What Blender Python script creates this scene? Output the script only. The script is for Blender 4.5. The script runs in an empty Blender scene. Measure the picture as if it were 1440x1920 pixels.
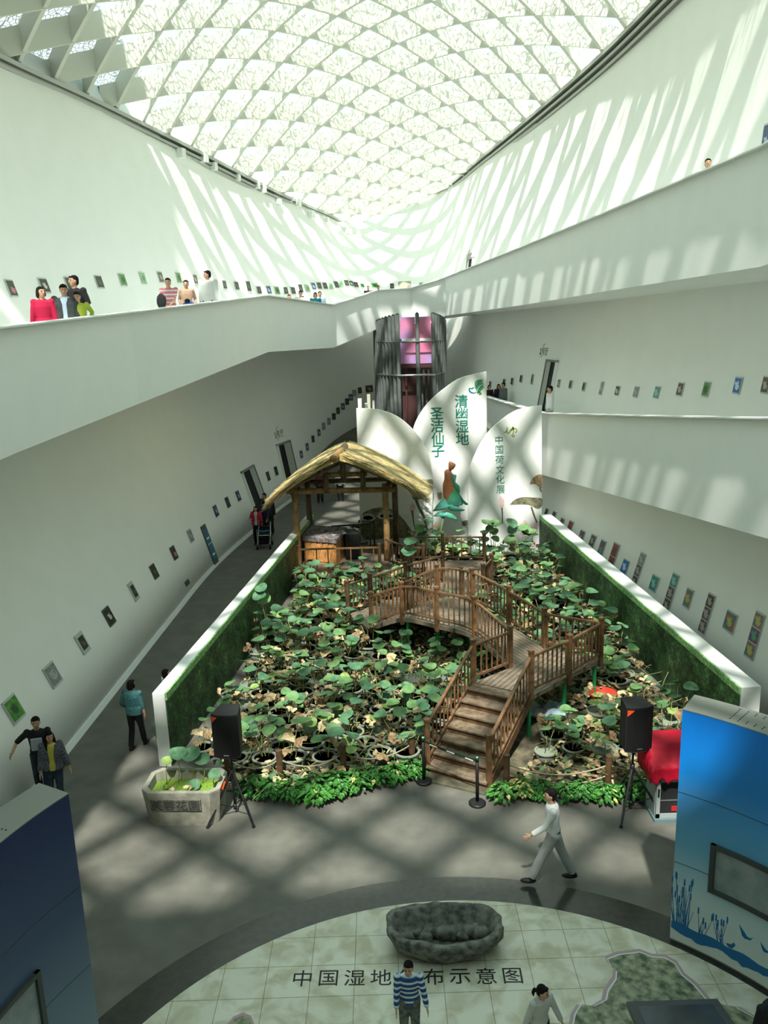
import bpy, bmesh, math, random
from mathutils import Vector, Matrix, noise
from mathutils.bvhtree import BVHTree
sc = bpy.context.scene
col = sc.collection
R_ = math.radians
# ------------------------------------------------------------------ camera
F_PX = 1553.0
EYE = Vector((0, 0, 9.0))
_d = Vector((930 - 720, 7600 - 960, F_PX)).normalized()      # world down seen by the camera
_up = -_d
_fw = (Vector((0, 0, 1)) - _up * _up.z).normalized()
_rt = _fw.cross(_up)
if _rt.x < 0: _rt = -_rt
CR = Matrix((_rt, _fw, _up))                                  # rows: world axes in camera coords (x right, y down, z ahead)
cam_d = bpy.data.cameras.new('camera'); cam = bpy.data.objects.new('camera', cam_d); col.objects.link(cam)
cam_d.sensor_fit = 'VERTICAL'; cam_d.sensor_height = 36; cam_d.lens = 36 * F_PX / 1920
cam_d.clip_end = 500
_x = CR @ Vector((1, 0, 0)); _y = CR @ Vector((0, -1, 0)); _z = CR @ Vector((0, 0, -1))
cam.matrix_world = Matrix(((_x.x, _y.x, _z.x, 0), (_x.y, _y.y, _z.y, 0), (_x.z, _y.z, _z.z, 9.0), (0, 0, 0, 1)))
sc.camera = cam
def ray(x, y): return CR @ Vector((x - 720, y - 960, F_PX))
def atz(x, y, z=0.0):
    r = ray(x, y); return EYE + r * ((z - 9.0) / r.z)
def aty(x, y, Y):
    r = ray(x, y); return EYE + r * (Y / r.y)
# ------------------------------------------------------------------ light
SUN_DIR = Vector((0.07, 0.60, -1.0))
sun_d = bpy.data.lights.new('sun', 'SUN'); sun = bpy.data.objects.new('sun', sun_d); col.objects.link(sun)
sun_d.energy = 8.0; sun_d.color = (1.0, 0.965, 0.90); sun_d.angle = R_(1.3)
sun.rotation_euler = SUN_DIR.to_track_quat('-Z', 'Y').to_euler(); sun.location = (0, -30, 60)
w = bpy.data.worlds.new('world'); sc.world = w; w.use_nodes = True
nt = w.node_tree; bg = nt.nodes['Background']
tc = nt.nodes.new('ShaderNodeTexCoord'); sx = nt.nodes.new('ShaderNodeSeparateXYZ'); cr = nt.nodes.new('ShaderNodeValToRGB')
nt.links.new(tc.outputs['Generated'], sx.inputs[0]); nt.links.new(sx.outputs['Z'], cr.inputs[0]); nt.links.new(cr.outputs[0], bg.inputs[0])
cr.color_ramp.elements[0].color = (0.76, 0.84, 0.81, 1); cr.color_ramp.elements[1].color = (0.46, 0.68, 0.71, 1)
bg.inputs[1].default_value = 1.2
sc.view_settings.view_transform = 'Standard'; sc.view_settings.look = 'None'
sc.view_settings.exposure = 0.64; sc.view_settings.gamma = 1.0; sc.view_settings.use_curve_mapping = False
sc.cycles.use_denoising = True
sc.cycles.max_bounces = 11; sc.cycles.diffuse_bounces = 9; sc.cycles.glossy_bounces = 2
sc.cycles.transmission_bounces = 4; sc.cycles.transparent_max_bounces = 10
sc.cycles.caustics_reflective = False; sc.cycles.caustics_refractive = False
sc.cycles.sample_clamp_indirect = 6.0
# ------------------------------------------------------------------ materials
def mat(name, c, rough=0.7, metal=0.0, spec=0.3, noise_c=None, scale=5.0, bump=0.0, detail=4.0, lo=0.35, hi=0.65, alpha=None, trans=None):
    m = bpy.data.materials.new(name); m.use_nodes = True
    n = m.node_tree.nodes; l = m.node_tree.links; b = n['Principled BSDF']
    b.inputs['Base Color'].default_value = (*c, 1); b.inputs['Roughness'].default_value = rough
    b.inputs['Metallic'].default_value = metal; b.inputs['Specular IOR Level'].default_value = spec
    if noise_c or bump:
        t = n.new('ShaderNodeTexCoord'); z = n.new('ShaderNodeTexNoise')
        z.inputs['Scale'].default_value = scale; z.inputs['Detail'].default_value = detail
        l.new(t.outputs['Object'], z.inputs['Vector'])
        if noise_c:
            r = n.new('ShaderNodeValToRGB'); r.color_ramp.elements[0].color = (*c, 1); r.color_ramp.elements[1].color = (*noise_c, 1)
            r.color_ramp.elements[0].position = lo; r.color_ramp.elements[1].position = hi
            l.new(z.outputs['Fac'], r.inputs[0]); l.new(r.outputs[0], b.inputs['Base Color'])
        if bump:
            bp = n.new('ShaderNodeBump'); bp.inputs['Strength'].default_value = bump; bp.inputs['Distance'].default_value = 0.02
            l.new(z.outputs['Fac'], bp.inputs['Height']); l.new(bp.outputs[0], b.inputs['Normal'])
    return m
M = {}
M['wall'] = mat('white_wall_paint', (0.86, 0.87, 0.835), 0.75, noise_c=(0.88, 0.89, 0.855), scale=1.2, spec=0.2)
M['parapet'] = mat('white_parapet_paint', (0.87, 0.885, 0.87), 0.6, noise_c=(0.89, 0.905, 0.89), scale=1.5)
M['floor'] = mat('grey_floor', (0.10, 0.098, 0.084), 0.5, noise_c=(0.155, 0.151, 0.130), scale=2.2, detail=9, spec=0.3, lo=.3, hi=.75)
M['ring'] = mat('dark_granite', (0.035, 0.038, 0.033), 0.16, noise_c=(0.05, 0.052, 0.045), scale=9, spec=0.5)
M['white'] = mat('white_paint', (0.82, 0.84, 0.82), 0.5)
M['fin'] = mat('roof_fin', (0.64, 0.65, 0.57), 0.7)
M['gutter'] = mat('gutter', (0.12, 0.13, 0.11), 0.5)
M['gutter2'] = mat('gutter_light', (0.45, 0.47, 0.43), 0.4)
M['black'] = mat('black', (0.012, 0.012, 0.013), 0.5)
M['blackm'] = mat('black_metal', (0.015, 0.016, 0.018), 0.35, spec=0.5)
M['dark'] = mat('painted_doorway_shade', (0.02, 0.022, 0.022), 0.8)  # near-black colour painted for the shade inside doorways
M['doorleaf'] = mat('door_leaf', (0.42, 0.44, 0.40), 0.6)
M['doorframe'] = mat('door_frame', (0.22, 0.23, 0.21), 0.5)
M['chrome'] = mat('chrome', (0.6, 0.62, 0.62), 0.25, metal=0.9)
M['skin'] = mat('skin', (0.50, 0.29, 0.19), 0.55)
M['hair'] = mat('black_hair', (0.010, 0.008, 0.008), 0.75, spec=0.1)
M['lips'] = mat('lips', (0.35, 0.12, 0.10), 0.5)

def bed_wood(name, a, b, sc_=(2.2, 26, 26)):
    m = bpy.data.materials.new(name); m.use_nodes = True
    n = m.node_tree.nodes; l = m.node_tree.links; p = n['Principled BSDF']
    t = n.new('ShaderNodeTexCoord'); z = n.new('ShaderNodeTexNoise'); z.inputs['Scale'].default_value = 6; z.inputs['Detail'].default_value = 6
    r = n.new('ShaderNodeValToRGB'); r.color_ramp.elements[0].color = (*a, 1); r.color_ramp.elements[1].color = (*b, 1)
    r.color_ramp.elements[0].position = .35; r.color_ramp.elements[1].position = .7
    l.new(t.outputs['Object'], z.inputs['Vector']); l.new(z.outputs['Fac'], r.inputs[0]); l.new(r.outputs[0], p.inputs['Base Color'])
    p.inputs['Roughness'].default_value = .55
    return m
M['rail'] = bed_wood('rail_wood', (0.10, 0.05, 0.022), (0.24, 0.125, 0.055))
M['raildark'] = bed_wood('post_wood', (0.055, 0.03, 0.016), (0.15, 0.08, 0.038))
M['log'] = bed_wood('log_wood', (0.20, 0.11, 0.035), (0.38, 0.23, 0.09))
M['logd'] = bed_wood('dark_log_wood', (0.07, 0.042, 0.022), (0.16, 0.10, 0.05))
M['pine'] = bed_wood('pine', (0.38, 0.17, 0.05), (0.62, 0.32, 0.11))
def planks(name, a, b, scale, rot):
    m = bpy.data.materials.new(name); m.use_nodes = True
    n = m.node_tree.nodes; l = m.node_tree.links; p = n['Principled BSDF']
    t = n.new('ShaderNodeTexCoord'); mp = n.new('ShaderNodeMapping'); mp.inputs['Rotation'].default_value = (0, 0, rot)
    wv = n.new('ShaderNodeTexWave'); wv.wave_type = 'BANDS'; wv.bands_direction = 'X'; wv.inputs['Scale'].default_value = scale
    wv.inputs['Distortion'].default_value = 0.2
    z = n.new('ShaderNodeTexNoise'); z.inputs['Scale'].default_value = 5; z.inputs['Detail'].default_value = 5
    r = n.new('ShaderNodeValToRGB'); r.color_ramp.elements[0].color = (*a, 1); r.color_ramp.elements[1].color = (*b, 1)
    r.color_ramp.elements[0].position = .3; r.color_ramp.elements[1].position = .7
    r2 = n.new('ShaderNodeValToRGB'); r2.color_ramp.elements[0].color = (0.25, .25, .25, 1); r2.color_ramp.elements[0].position = 0.02
    r2.color_ramp.elements[1].color = (1, 1, 1, 1); r2.color_ramp.elements[1].position = 0.14
    mx = n.new('ShaderNodeMixRGB'); mx.blend_type = 'MULTIPLY'; mx.inputs[0].default_value = 1
    l.new(t.outputs['Object'], mp.inputs[0]); l.new(mp.outputs[0], wv.inputs['Vector']); l.new(t.outputs['Object'], z.inputs['Vector'])
    l.new(z.outputs['Fac'], r.inputs[0]); l.new(wv.outputs['Fac'], r2.inputs[0]); l.new(r.outputs[0], mx.inputs[1]); l.new(r2.outputs[0], mx.inputs[2])
    l.new(mx.outputs[0], p.inputs['Base Color']); p.inputs['Roughness'].default_value = .6
    return m
M['deck'] = planks('deck_planks', (0.13, 0.10, 0.065), (0.25, 0.20, 0.145), 2.6, R_(-40))
M['deck2'] = planks('deck_planks_b', (0.12, 0.095, 0.065), (0.24, 0.195, 0.145), 2.6, R_(35))
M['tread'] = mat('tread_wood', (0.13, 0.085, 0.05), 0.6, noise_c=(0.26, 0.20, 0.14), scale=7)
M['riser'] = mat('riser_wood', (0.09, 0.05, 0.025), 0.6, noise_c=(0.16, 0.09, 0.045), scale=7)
# ------------------------------------------------------------------ mesh builder
class MB:
    def __init__(s): s.v = []; s.f = []; s.m = []
    def add(s, vs, fs, mi=0):
        o = len(s.v); s.v += [tuple(v) for v in vs]; s.f += [tuple(i + o for i in f) for f in fs]; s.m += [mi] * len(fs); return s
    def box(s, c, size, rz=0, mi=0, mtx=None):
        hx, hy, hz = size[0] / 2, size[1] / 2, size[2] / 2
        P = [Vector((x, y, z)) for x in (-hx, hx) for y in (-hy, hy) for z in (-hz, hz)]
        r = Matrix.Rotation(rz, 3, 'Z') if mtx is None else mtx
        P = [r @ p + Vector(c) for p in P]
        return s.add(P, [(0, 1, 3, 2), (4, 6, 7, 5), (0, 4, 5, 1), (2, 3, 7, 6), (0, 2, 6, 4), (1, 5, 7, 3)], mi)
    def bar(s, a, b, w, h, up=(0, 0, 1), mi=0):
        a = Vector(a); b = Vector(b); d = b - a; L = d.length
        if L < 1e-6: return s
        d.normalize(); u = Vector(up)
        if abs(d.dot(u)) > .98: u = Vector((0, 1, 0))
        x = d.cross(u).normalized(); u = x.cross(d)
        P = []
        for e in (a, b):
            for sx_, sy_ in ((-1, -1), (1, -1), (1, 1), (-1, 1)): P.append(e + x * sx_ * w / 2 + u * sy_ * h / 2)
        return s.add(P, [(0, 3, 2, 1), (4, 5, 6, 7), (0, 1, 5, 4), (1, 2, 6, 5), (2, 3, 7, 6), (3, 0, 4, 7)], mi)
    def tube(s, pts, rad, seg=8, mi=0, flat=1.0, side=None, cap=True):
        pts = [Vector(p) for p in pts]; n = len(pts)
        if not hasattr(rad, '__len__'): rad = [rad] * n
        rings = []; prev = Vector(side) if side is not None else None
        for i, p in enumerate(pts):
            d = (pts[min(i + 1, n - 1)] - pts[max(i - 1, 0)])
            if d.length < 1e-9: d = Vector((0, 0, 1))
            d.normalize()
            x = prev if prev is not None else (Vector((1, 0, 0)) if abs(d.x) < .8 else Vector((0, 1, 0)))
            x = (x - d * x.dot(d))
            if x.length < 1e-4: x = d.orthogonal()
            x.normalize(); prev = x; y = d.cross(x)
            rings.append([p + x * rad[i] * math.cos(2 * math.pi * k / seg) + y * rad[i] * flat * math.sin(2 * math.pi * k / seg) for k in range(seg)])
        vs = [v for r in rings for v in r]; fs = []
        for i in range(n - 1):
            for k in range(seg):
                a = i * seg + k; b = i * seg + (k + 1) % seg
                fs.append((a, b, b + seg, a + seg))
        if cap: fs.append(tuple(reversed(range(seg)))); fs.append(tuple(range((n - 1) * seg, n * seg)))
        return s.add(vs, fs, mi)
    def lathe(s, prof, c=(0, 0, 0), seg=24, mi=0, sx_=1, sy_=1):
        c = Vector(c); vs = []
        for r, z in prof: vs += [c + Vector((r * sx_ * math.cos(2 * math.pi * k / seg), r * sy_ * math.sin(2 * math.pi * k / seg), z)) for k in range(seg)]
        fs = []
        for i in range(len(prof) - 1):
            for k in range(seg):
                a = i * seg + k; b = i * seg + (k + 1) % seg; fs.append((a, b, b + seg, a + seg))
        if prof[0][0] > 1e-5: fs.append(tuple(reversed(range(seg))))
        if prof[-1][0] > 1e-5: fs.append(tuple(range((len(prof) - 1) * seg, len(prof) * seg)))
        return s.add(vs, fs, mi)
    def ell(s, c, r, seg=14, mi=0, mtx=None):
        c = Vector(c); vs = []; fs = []; nr = max(6, seg // 2)
        for i in range(nr + 1):
            ph = math.pi * i / nr
            for k in range(seg):
                th = 2 * math.pi * k / seg
                p = Vector((r[0] * math.sin(ph) * math.cos(th), r[1] * math.sin(ph) * math.sin(th), r[2] * math.cos(ph)))
                vs.append((mtx @ p if mtx else p) + c)
        for i in range(nr):
            for k in range(seg):
                a = i * seg + k; b = i * seg + (k + 1) % seg; fs.append((a, a + seg, b + seg, b))
        return s.add(vs, fs, mi)
    def prism(s, poly, z0, z1, mi=0):
        n = len(poly); vs = [Vector((p[0], p[1], z0)) for p in poly] + [Vector((p[0], p[1], z1)) for p in poly]
        fs = [tuple(reversed(range(n))), tuple(range(n, 2 * n))] + [(i, (i + 1) % n, n + (i + 1) % n, n + i) for i in range(n)]
        return s.add(vs, fs, mi)
    def slab(s, pts, off, mi=0):
        """polygon pts in 3-D, extruded by vector off"""
        n = len(pts); off = Vector(off); vs = [Vector(p) for p in pts] + [Vector(p) + off for p in pts]
        fs = [tuple(reversed(range(n))), tuple(range(n, 2 * n))] + [(i, (i + 1) % n, n + (i + 1) % n, n + i) for i in range(n)]
        return s.add(vs, fs, mi)
    def mesh(s, name, mats, shift=None, smooth=False):
        me = bpy.data.meshes.new(name)
        v = s.v if shift is None else [(a - shift[0], b - shift[1], c - shift[2]) for a, b, c in s.v]
        me.from_pydata(v, [], s.f)
        for m in (mats if isinstance(mats, (list, tuple)) else [mats]): me.materials.append(m)
        me.polygons.foreach_set('material_index', s.m)
        if smooth: me.polygons.foreach_set('use_smooth', [True] * len(me.polygons))
        bm = bmesh.new(); bm.from_mesh(me); bmesh.ops.recalc_face_normals(bm, faces=bm.faces); bm.to_mesh(me); bm.free()
        me.update(); return me
    def build(s, name, mats, parent=None, smooth=False, recalc=True):
        sh = None
        if parent is not None:
            sh = Vector((0, 0, 0)); p = parent
            while p is not None: sh += p.location; p = p.parent
        me = s.mesh(name, mats, sh, smooth)
        o = bpy.data.objects.new(name, me); col.objects.link(o)
        if parent is not None: o.parent = parent
        return o
def tag(o, label=None, cat=None, group=None, kind=None):
    if label: o['label'] = label
    if cat: o['category'] = cat
    if group: o['group'] = group
    if kind: o['kind'] = kind
    return o
def empty(name, loc, label, cat, group=None, rz=0):
    o = bpy.data.objects.new(name, None); col.objects.link(o); o.location = loc; o.rotation_euler = (0, 0, rz); o.empty_display_size = .1
    return tag(o, label, cat, group)
def recenter(o):
    """move a top-level mesh's origin to its base"""
    me = o.data; xs = [v.co for v in me.vertices]
    c = Vector((sum(v.x for v in xs) / len(xs), sum(v.y for v in xs) / len(xs), min(v.z for v in xs)))
    me.transform(Matrix.Translation(-c)); o.location = c; return o
def copy_tree(o, parent=None):
    c = o.copy(); col.objects.link(c); c.parent = parent
    for ch in list(o.children): copy_tree(ch, c)
    return c
def text_mesh(txt, size, name='lettering', extrude=0.002, offset=0.0, vertical=False, gap=1.15):
    """returns list of vertices/faces in the local XY plane, centred"""
    cu = bpy.data.curves.new('t', 'FONT'); cu.body = txt if not vertical else '\n'.join(txt)
    cu.size = size; cu.extrude = extrude; cu.offset = offset; cu.align_x = 'CENTER'; cu.align_y = 'CENTER'; cu.resolution_u = 3
    if vertical: cu.space_line = gap
    else: cu.space_character = gap
    o = bpy.data.objects.new('t', cu); col.objects.link(o)
    dg = bpy.context.evaluated_depsgraph_get(); me = bpy.data.meshes.new_from_object(o.evaluated_get(dg))
    vs = [v.co.copy() for v in me.vertices]; fs = [tuple(p.vertices) for p in me.polygons]
    bpy.data.objects.remove(o); bpy.data.curves.remove(cu); bpy.data.meshes.remove(me)
    if vs:
        cx = (min(v.x for v in vs) + max(v.x for v in vs)) / 2; cy = (min(v.y for v in vs) + max(v.y for v in vs)) / 2
        vs = [v - Vector((cx, cy, 0)) for v in vs]
    return vs, fs
def put_text(mb, txt, size, origin, xax, yax, mi=0, **k):
    vs, fs = text_mesh(txt, size, **k); x = Vector(xax).normalized(); y = Vector(yax).normalized(); z = x.cross(y)
    sx_ = k.get('sx', 1)
    mb.add([Vector(origin) + x * v.x + y * v.y + z * v.z for v in vs], fs, mi)
def catmull(P, n):
    out = []
    for i in range(len(P) - 1):
        p0, p1, p2, p3 = P[max(i - 1, 0)], P[i], P[i + 1], P[min(i + 2, len(P) - 1)]
        for k in range(n):
            t = k / n
            out.append(tuple(.5 * (2 * b + (c - a) * t + (2 * a - 5 * b + 4 * c - d) * t * t + (3 * b - a - 3 * c + d) * t ** 3) for a, b, c, d in zip(p0, p1, p2, p3)))
    out.append(tuple(P[-1])); return out
def lerp(a, b, t): return a + (b - a) * t
def tab(T, x):
    if x <= T[0][0]: return T[0][1]
    for (a, va), (b, vb) in zip(T, T[1:]):
        if x <= b: return lerp(va, vb, (x - a) / (b - a))
    return T[-1][1]
def inpoly(x, y, P):
    c = False; n = len(P)
    for i in range(n):
        x0, y0 = P[i][0], P[i][1]; x1, y1 = P[(i + 1) % n][0], P[(i + 1) % n][1]
        if (y0 > y) != (y1 > y) and x < (x1 - x0) * (y - y0) / (y1 - y0) + x0: c = not c
    return c
# ================================================================== SHELL
RING = [  # floor x,y | z=10.3 x,y | eave x,y,z
 (-9.0, -14, -12.2, -14, -13.5, -14, 18.5), (-7.9, 0, -11.6, 0, -13.2, 0, 18.5), (-7.12, 14.7, -10.9, 16, -12.6, 18, 18.2),
 (-6.78, 23.8, -10.4, 24, -12.0, 26.5, 18.0), (-6.5, 29.8, -9.1, 31, -10.4, 34, 17.9), (-5.8, 35.2, -7.9, 38, -8.2, 41, 17.4),
 (-4.86, 41, -6.2, 43.5, -5.5, 48.5, 16.6), (-3.2, 47, -3.6, 48.5, -3.2, 53, 16.0), (-1.6, 50, -1.3, 51.7, -1.9, 56, 15.7),
 (0.5, 52, 0.6, 52.8, 0.0, 57.6, 16.0), (2.5, 52, 2.6, 52.6, 2.3, 57.0, 16.7), (4.2, 49.5, 4.3, 50, 4.6, 54.5, 17.4),
 (4.9, 44, 5.6, 44.5, 6.1, 48.5, 18.0), (5.6, 37, 7.4, 37, 7.6, 41, 18.5), (6.1, 30, 8.7, 30, 8.9, 34, 19.0),
 (7.1, 23.3, 9.5, 24, 9.6, 28, 19.4), (8.0, 17.5, 9.9, 17, 10.6, 18, 20), (8.8, 8, 10.3, 6, 11.2, 5, 20), (9.5, -14, 10.8, -14, 11.5, -14, 20)]
RG = catmull(RING, 6)
NR = len(RG); NZ = 14
def shell(i, t):     # t 0..1 from floor to eave
    a = RG[i]; ze = a[6]; z = t * ze; m = 10.3
    L0 = (z - m) * (z - ze) / (m * ze); L1 = z * (z - ze) / (m * (m - ze)); L2 = z * (z - m) / (ze * (ze - m))
    return Vector((L0 * a[0] + L1 * a[2] + L2 * a[4], L0 * a[1] + L1 * a[3] + L2 * a[5], z))
sv = [shell(i, j / NZ) for i in range(NR) for j in range(NZ + 1)]
def wall_part(name, i0, i1, bvh=False):
    mb = MB(); vs = []; n = NZ + 1
    for i in range(i0, i1 + 1): vs += sv[i * n:(i + 1) * n]
    inner = len(vs)
    k = i1 - i0 + 1; outs = []
    for i in range(i0, i1 + 1):
        a = sv[max(i - 1, 0) * n]; b = sv[min(i + 1, NR - 1) * n]; d = (b - a).normalized(); o = Vector((-d.y, d.x, 0))
        outs += [v + o * .3 for v in sv[i * n:(i + 1) * n]]
    fs = []
    for i in range(k - 1):
        for j in range(NZ):
            a = i * n + j; fs.append((a, a + n, a + n + 1, a + 1))
            a += inner; fs.append((a, a + 1, a + n + 1, a + n))
        fs.append((i * n, inner + i * n, inner + (i + 1) * n, (i + 1) * n))
        fs.append((i * n + NZ, (i + 1) * n + NZ, inner + (i + 1) * n + NZ, inner + i * n + NZ))
    mb.add(vs + outs, fs); o = mb.build(name, M['wall'], smooth=False); tag(o, kind='structure')
    for p in o.data.polygons: p.use_smooth = len(p.vertices) == 4 and abs(p.normal.z) < .9
    return o
iL = 6 * 8; iR = 6 * 11
wall_part('wall_left', 0, iL); wall_part('wall_back', iL, iR); wall_part('wall_right', iR, NR - 1)
f_ = MB(); f_.box((-0.9, -14.15, 10), (26, .3, 21)); tag(f_.build('wall_front', M['wall']), kind='structure')
n_ = NZ + 1
BV = BVHTree.FromPolygons([tuple(v) for v in sv], [(i * n_ + j, (i + 1) * n_ + j, (i + 1) * n_ + j + 1, i * n_ + j + 1) for i in range(NR - 1) for j in range(NZ)])
def hitwall(x, y):
    r = ray(x, y).normalized(); loc, nrm, idx, dist = BV.ray_cast(EYE, r)
    if nrm.dot(r) > 0: nrm = -nrm
    return loc, nrm
def wall_out(p, d):
    """from p go horizontally along d until the wall"""
    loc, nrm, i, dist = BV.ray_cast(Vector(p), Vector(d).normalized())
    return loc
FLOOR = MB(); FLOOR.add([(-14, -14.5, 0), (13, -14.5, 0), (13, 56, 0), (-14, 56, 0), (-14, -14.5, -.3), (13, -14.5, -.3), (13, 56, -.3), (-14, 56, -.3)],
  [(0, 1, 2, 3), (7, 6, 5, 4), (0, 4, 5, 1), (1, 5, 6, 2), (2, 6, 7, 3), (3, 7, 4, 0)])
tag(FLOOR.build('floor', M['floor']), kind='structure')
# baseboards: along wall foot
def along(name, i0, i1, z0, z1, thick, m, kind='structure'):
    mb = MB(); vs = []; fs = []
    for i in range(i0, i1 + 1):
        a = shell(max(i - 1, 0), 0); b = shell(min(i + 1, NR - 1), 0); d = (b - a).normalized(); o = Vector((d.y, -d.x, 0))
        p0 = shell(i, z0 / RG[i][6]); p1 = shell(i, z1 / RG[i][6])
        vs += [p0 - o * .05, p0 + o * thick, p1 + o * thick, p1 - o * .05]
    for i in range(i1 - i0):
        for k in range(4):
            a = i * 4 + k; b = i * 4 + (k + 1) % 4; fs.append((a, b, b + 4, a + 4))
    mb.add(vs, fs); return tag(mb.build(name, m), kind=kind)
along('baseboard_left', 6, 46, 0.0, .13, .03, M['white'])
along('baseboard_right', 66, 104, 0.0, .13, .03, M['white'])
# eave rail
def eave_rail():
    mb = MB(); vs = []; fs = []
    for i in range(NR):
        a = shell(max(i - 1, 0), 1); b = shell(min(i + 1, NR - 1), 1); d = (b - a); d.z = 0; d.normalize(); o = Vector((d.y, -d.x, 0)); p = shell(i, 1)
        for q in ((0, -.34), (.12, -.34), (.12, -.26), (.08, -.26), (.08, -.2), (.2, -.2), (.2, -.12), (.12, -.12), (.12, -.06), (.28, -.06), (.28, .04), (-.05, .04)):
            vs.append(p + o * q[0] * 1.3 + Vector((0, 0, q[1] * 1.5 - .72)))
    mi = []
    for i in range(NR - 1):
        for k in range(12):
            a = i * 12 + k; b = i * 12 + (k + 1) % 12; mb.add([], [], 0); fs.append((a, b, b + 12, a + 12)); mi.append(1 if k in (1, 5, 9) else 0)
    o = len(mb.v); mb.v += [tuple(v) for v in vs]; mb.f += fs; mb.m += mi
    return tag(mb.build('trim_1', [M['gutter'], M['gutter2']]), kind='structure')
eave_rail()
# ================================================================== ROOF
LE = [(shell(i, 1).y, shell(i, 1).x, shell(i, 1).z) for i in range(0, iL + 7)]
RE = [(shell(i, 1).y, shell(i, 1).x, shell(i, 1).z) for i in range(NR - 1, iL + 8, -1)]
EAVE = [(shell(i, 1).x, shell(i, 1).y) for i in range(NR)]
LX = [(a, b) for a, b, c in LE]; LZ = [(a, c) for a, b, c in LE]; RX = [(a, b) for a, b, c in RE]; RZ = [(a, c) for a, b, c in RE]
def roofz(x, y):
    yl = min(y, 57.0); xl = tab(LX, yl); xr = tab(RX, yl); s = min(1, max(0, (x - xl) / max(.5, xr - xl)))
    k = min(1, max(0, (57.5 - y) / 24)); k = k * k * (3 - 2 * k)
    return lerp(tab(LZ, yl), tab(RZ, yl), s) + 3.2 * k * 4 * s * (1 - s) * 1.0
def fin_lines():
    mb = MB(); KX, KY = 1.22, 1.16; dep = .84; th = .13
    step = .5
    for fam in (1, -1):
        for c in range(-40, 80):
            y0 = c * 2 * KY; pts = []
            x = -14.0
            while x < 13:
                y = y0 + fam * x * KY / KX
                if -14 < y < 58 and inpoly(x, y, EAVE): pts.append(Vector((x, y, roofz(x, y))))
                else:
                    if len(pts) > 1: seg(mb, pts, dep, th)
                    pts = []
                x += .305
            if len(pts) > 1: seg(mb, pts, dep, th)
    return mb
def seg(mb, pts, dep, th):
    pts = pts[::2] if len(pts) > 4 and len(pts) % 2 else pts
    # stretch to the eave
    d0 = (pts[0] - pts[1]); d1 = (pts[-1] - pts[-2]); pts = [pts[0] + d0 * .45] + pts + [pts[-1] + d1 * .45]
    d = pts[-1] - pts[0]; d.z = 0; d.normalize(); o = Vector((-d.y, d.x, 0)) * th / 2; vs = []; fs = []
    for p in pts:
        vs += [p + o, p - o, p - o - Vector((0, 0, dep)), p + o - Vector((0, 0, dep))]
    for i in range(len(pts) - 1):
        for k in range(4):
            a = i * 4 + k; b = i * 4 + (k + 1) % 4; fs.append((a, b, b + 4, a + 4))
    mb.add(vs, fs)
tag(fin_lines().build('ceiling', M['fin']), kind='structure')
# glazing skin
def skin_mat():
    m = bpy.data.materials.new('fritted_glass'); m.use_nodes = True; n = m.node_tree.nodes; l = m.node_tree.links
    out = n['Material Output']; n.remove(n['Principled BSDF'])
    t = n.new('ShaderNodeTexCoord'); v = n.new('ShaderNodeTexVoronoi'); v.feature = 'DISTANCE_TO_EDGE'; v.inputs['Scale'].default_value = 6
    r = n.new('ShaderNodeValToRGB'); r.color_ramp.elements[0].position = .05; r.color_ramp.elements[1].position = .10
    r.color_ramp.elements[0].color = (0.85, .85, .85, 1); r.color_ramp.elements[1].color = (0.06, .06, .06, 1)
    tr = n.new('ShaderNodeBsdfTransparent'); tr.inputs[0].default_value = (0.91, 0.925, 0.90, 1)
    tl = n.new('ShaderNodeBsdfTranslucent'); tl.inputs[0].default_value = (0.22, 0.32, 0.32, 1)
    mx = n.new('ShaderNodeMixShader')
    l.new(t.outputs['Object'], v.inputs['Vector']); l.new(v.outputs['Distance'], r.inputs[0]); l.new(r.outputs[0], mx.inputs[0])
    l.new(tr.outputs[0], mx.inputs[1]); l.new(tl.outputs[0], mx.inputs[2]); l.new(mx.outputs[0], out.inputs[0])
    return m
M['glass_roof'] = skin_mat()
def roof_skin():
    mb = MB(); ys = [-14 + i * 1.2 for i in range(60)] + [57.5]; ns = 20; vs = []
    for y in ys:
        xl = tab(LX, y) - .12; xr = tab(RX, y) + .12
        for k in range(ns + 1):
            x = lerp(xl, xr, k / ns); vs.append(Vector((x, y, roofz(x, y) + .04)))
    fs = []
    for j in range(len(ys) - 1):
        for k in range(ns):
            a = j * (ns + 1) + k; fs.append((a, a + 1, a + ns + 2, a + ns + 1))
    mb.add(vs, fs); return mb.build('window_1', M['glass_roof'], smooth=True)
tag(roof_skin(), kind='structure')
SHADE_SLAB = MB(); SHADE_SLAB.box((-13.2, 25.2, 21.6), (8.2, 16.5, .5)); tag(SHADE_SLAB.build('roof_shade_slab', M['gutter']), kind='structure')  # unseen slab added above the glazing to shade the upper left side
def solid_roof():
    mb = MB(); vs = []; fs = []; ys = [-14.3, -10, -6, -4, -1.9]; ns = 12
    for y in ys:
        xl = tab(LX, y) - .3; xr = tab(RX, y) + .3
        for k in range(ns + 1):
            x = lerp(xl, xr, k / ns); z = roofz(x, y) + .12; vs += [Vector((x, y, z)), Vector((x, y, z + .3))]
    W = (ns + 1) * 2
    for j in range(len(ys) - 1):
        for k in range(ns):
            a = j * W + k * 2; fs += [(a, a + 2, a + W + 2, a + W), (a + 1, a + W + 1, a + W + 3, a + 3)]
    mb.add(vs, fs); return mb.build('ceiling_solid', M['wall'])
tag(solid_roof(), kind='structure')
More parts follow.
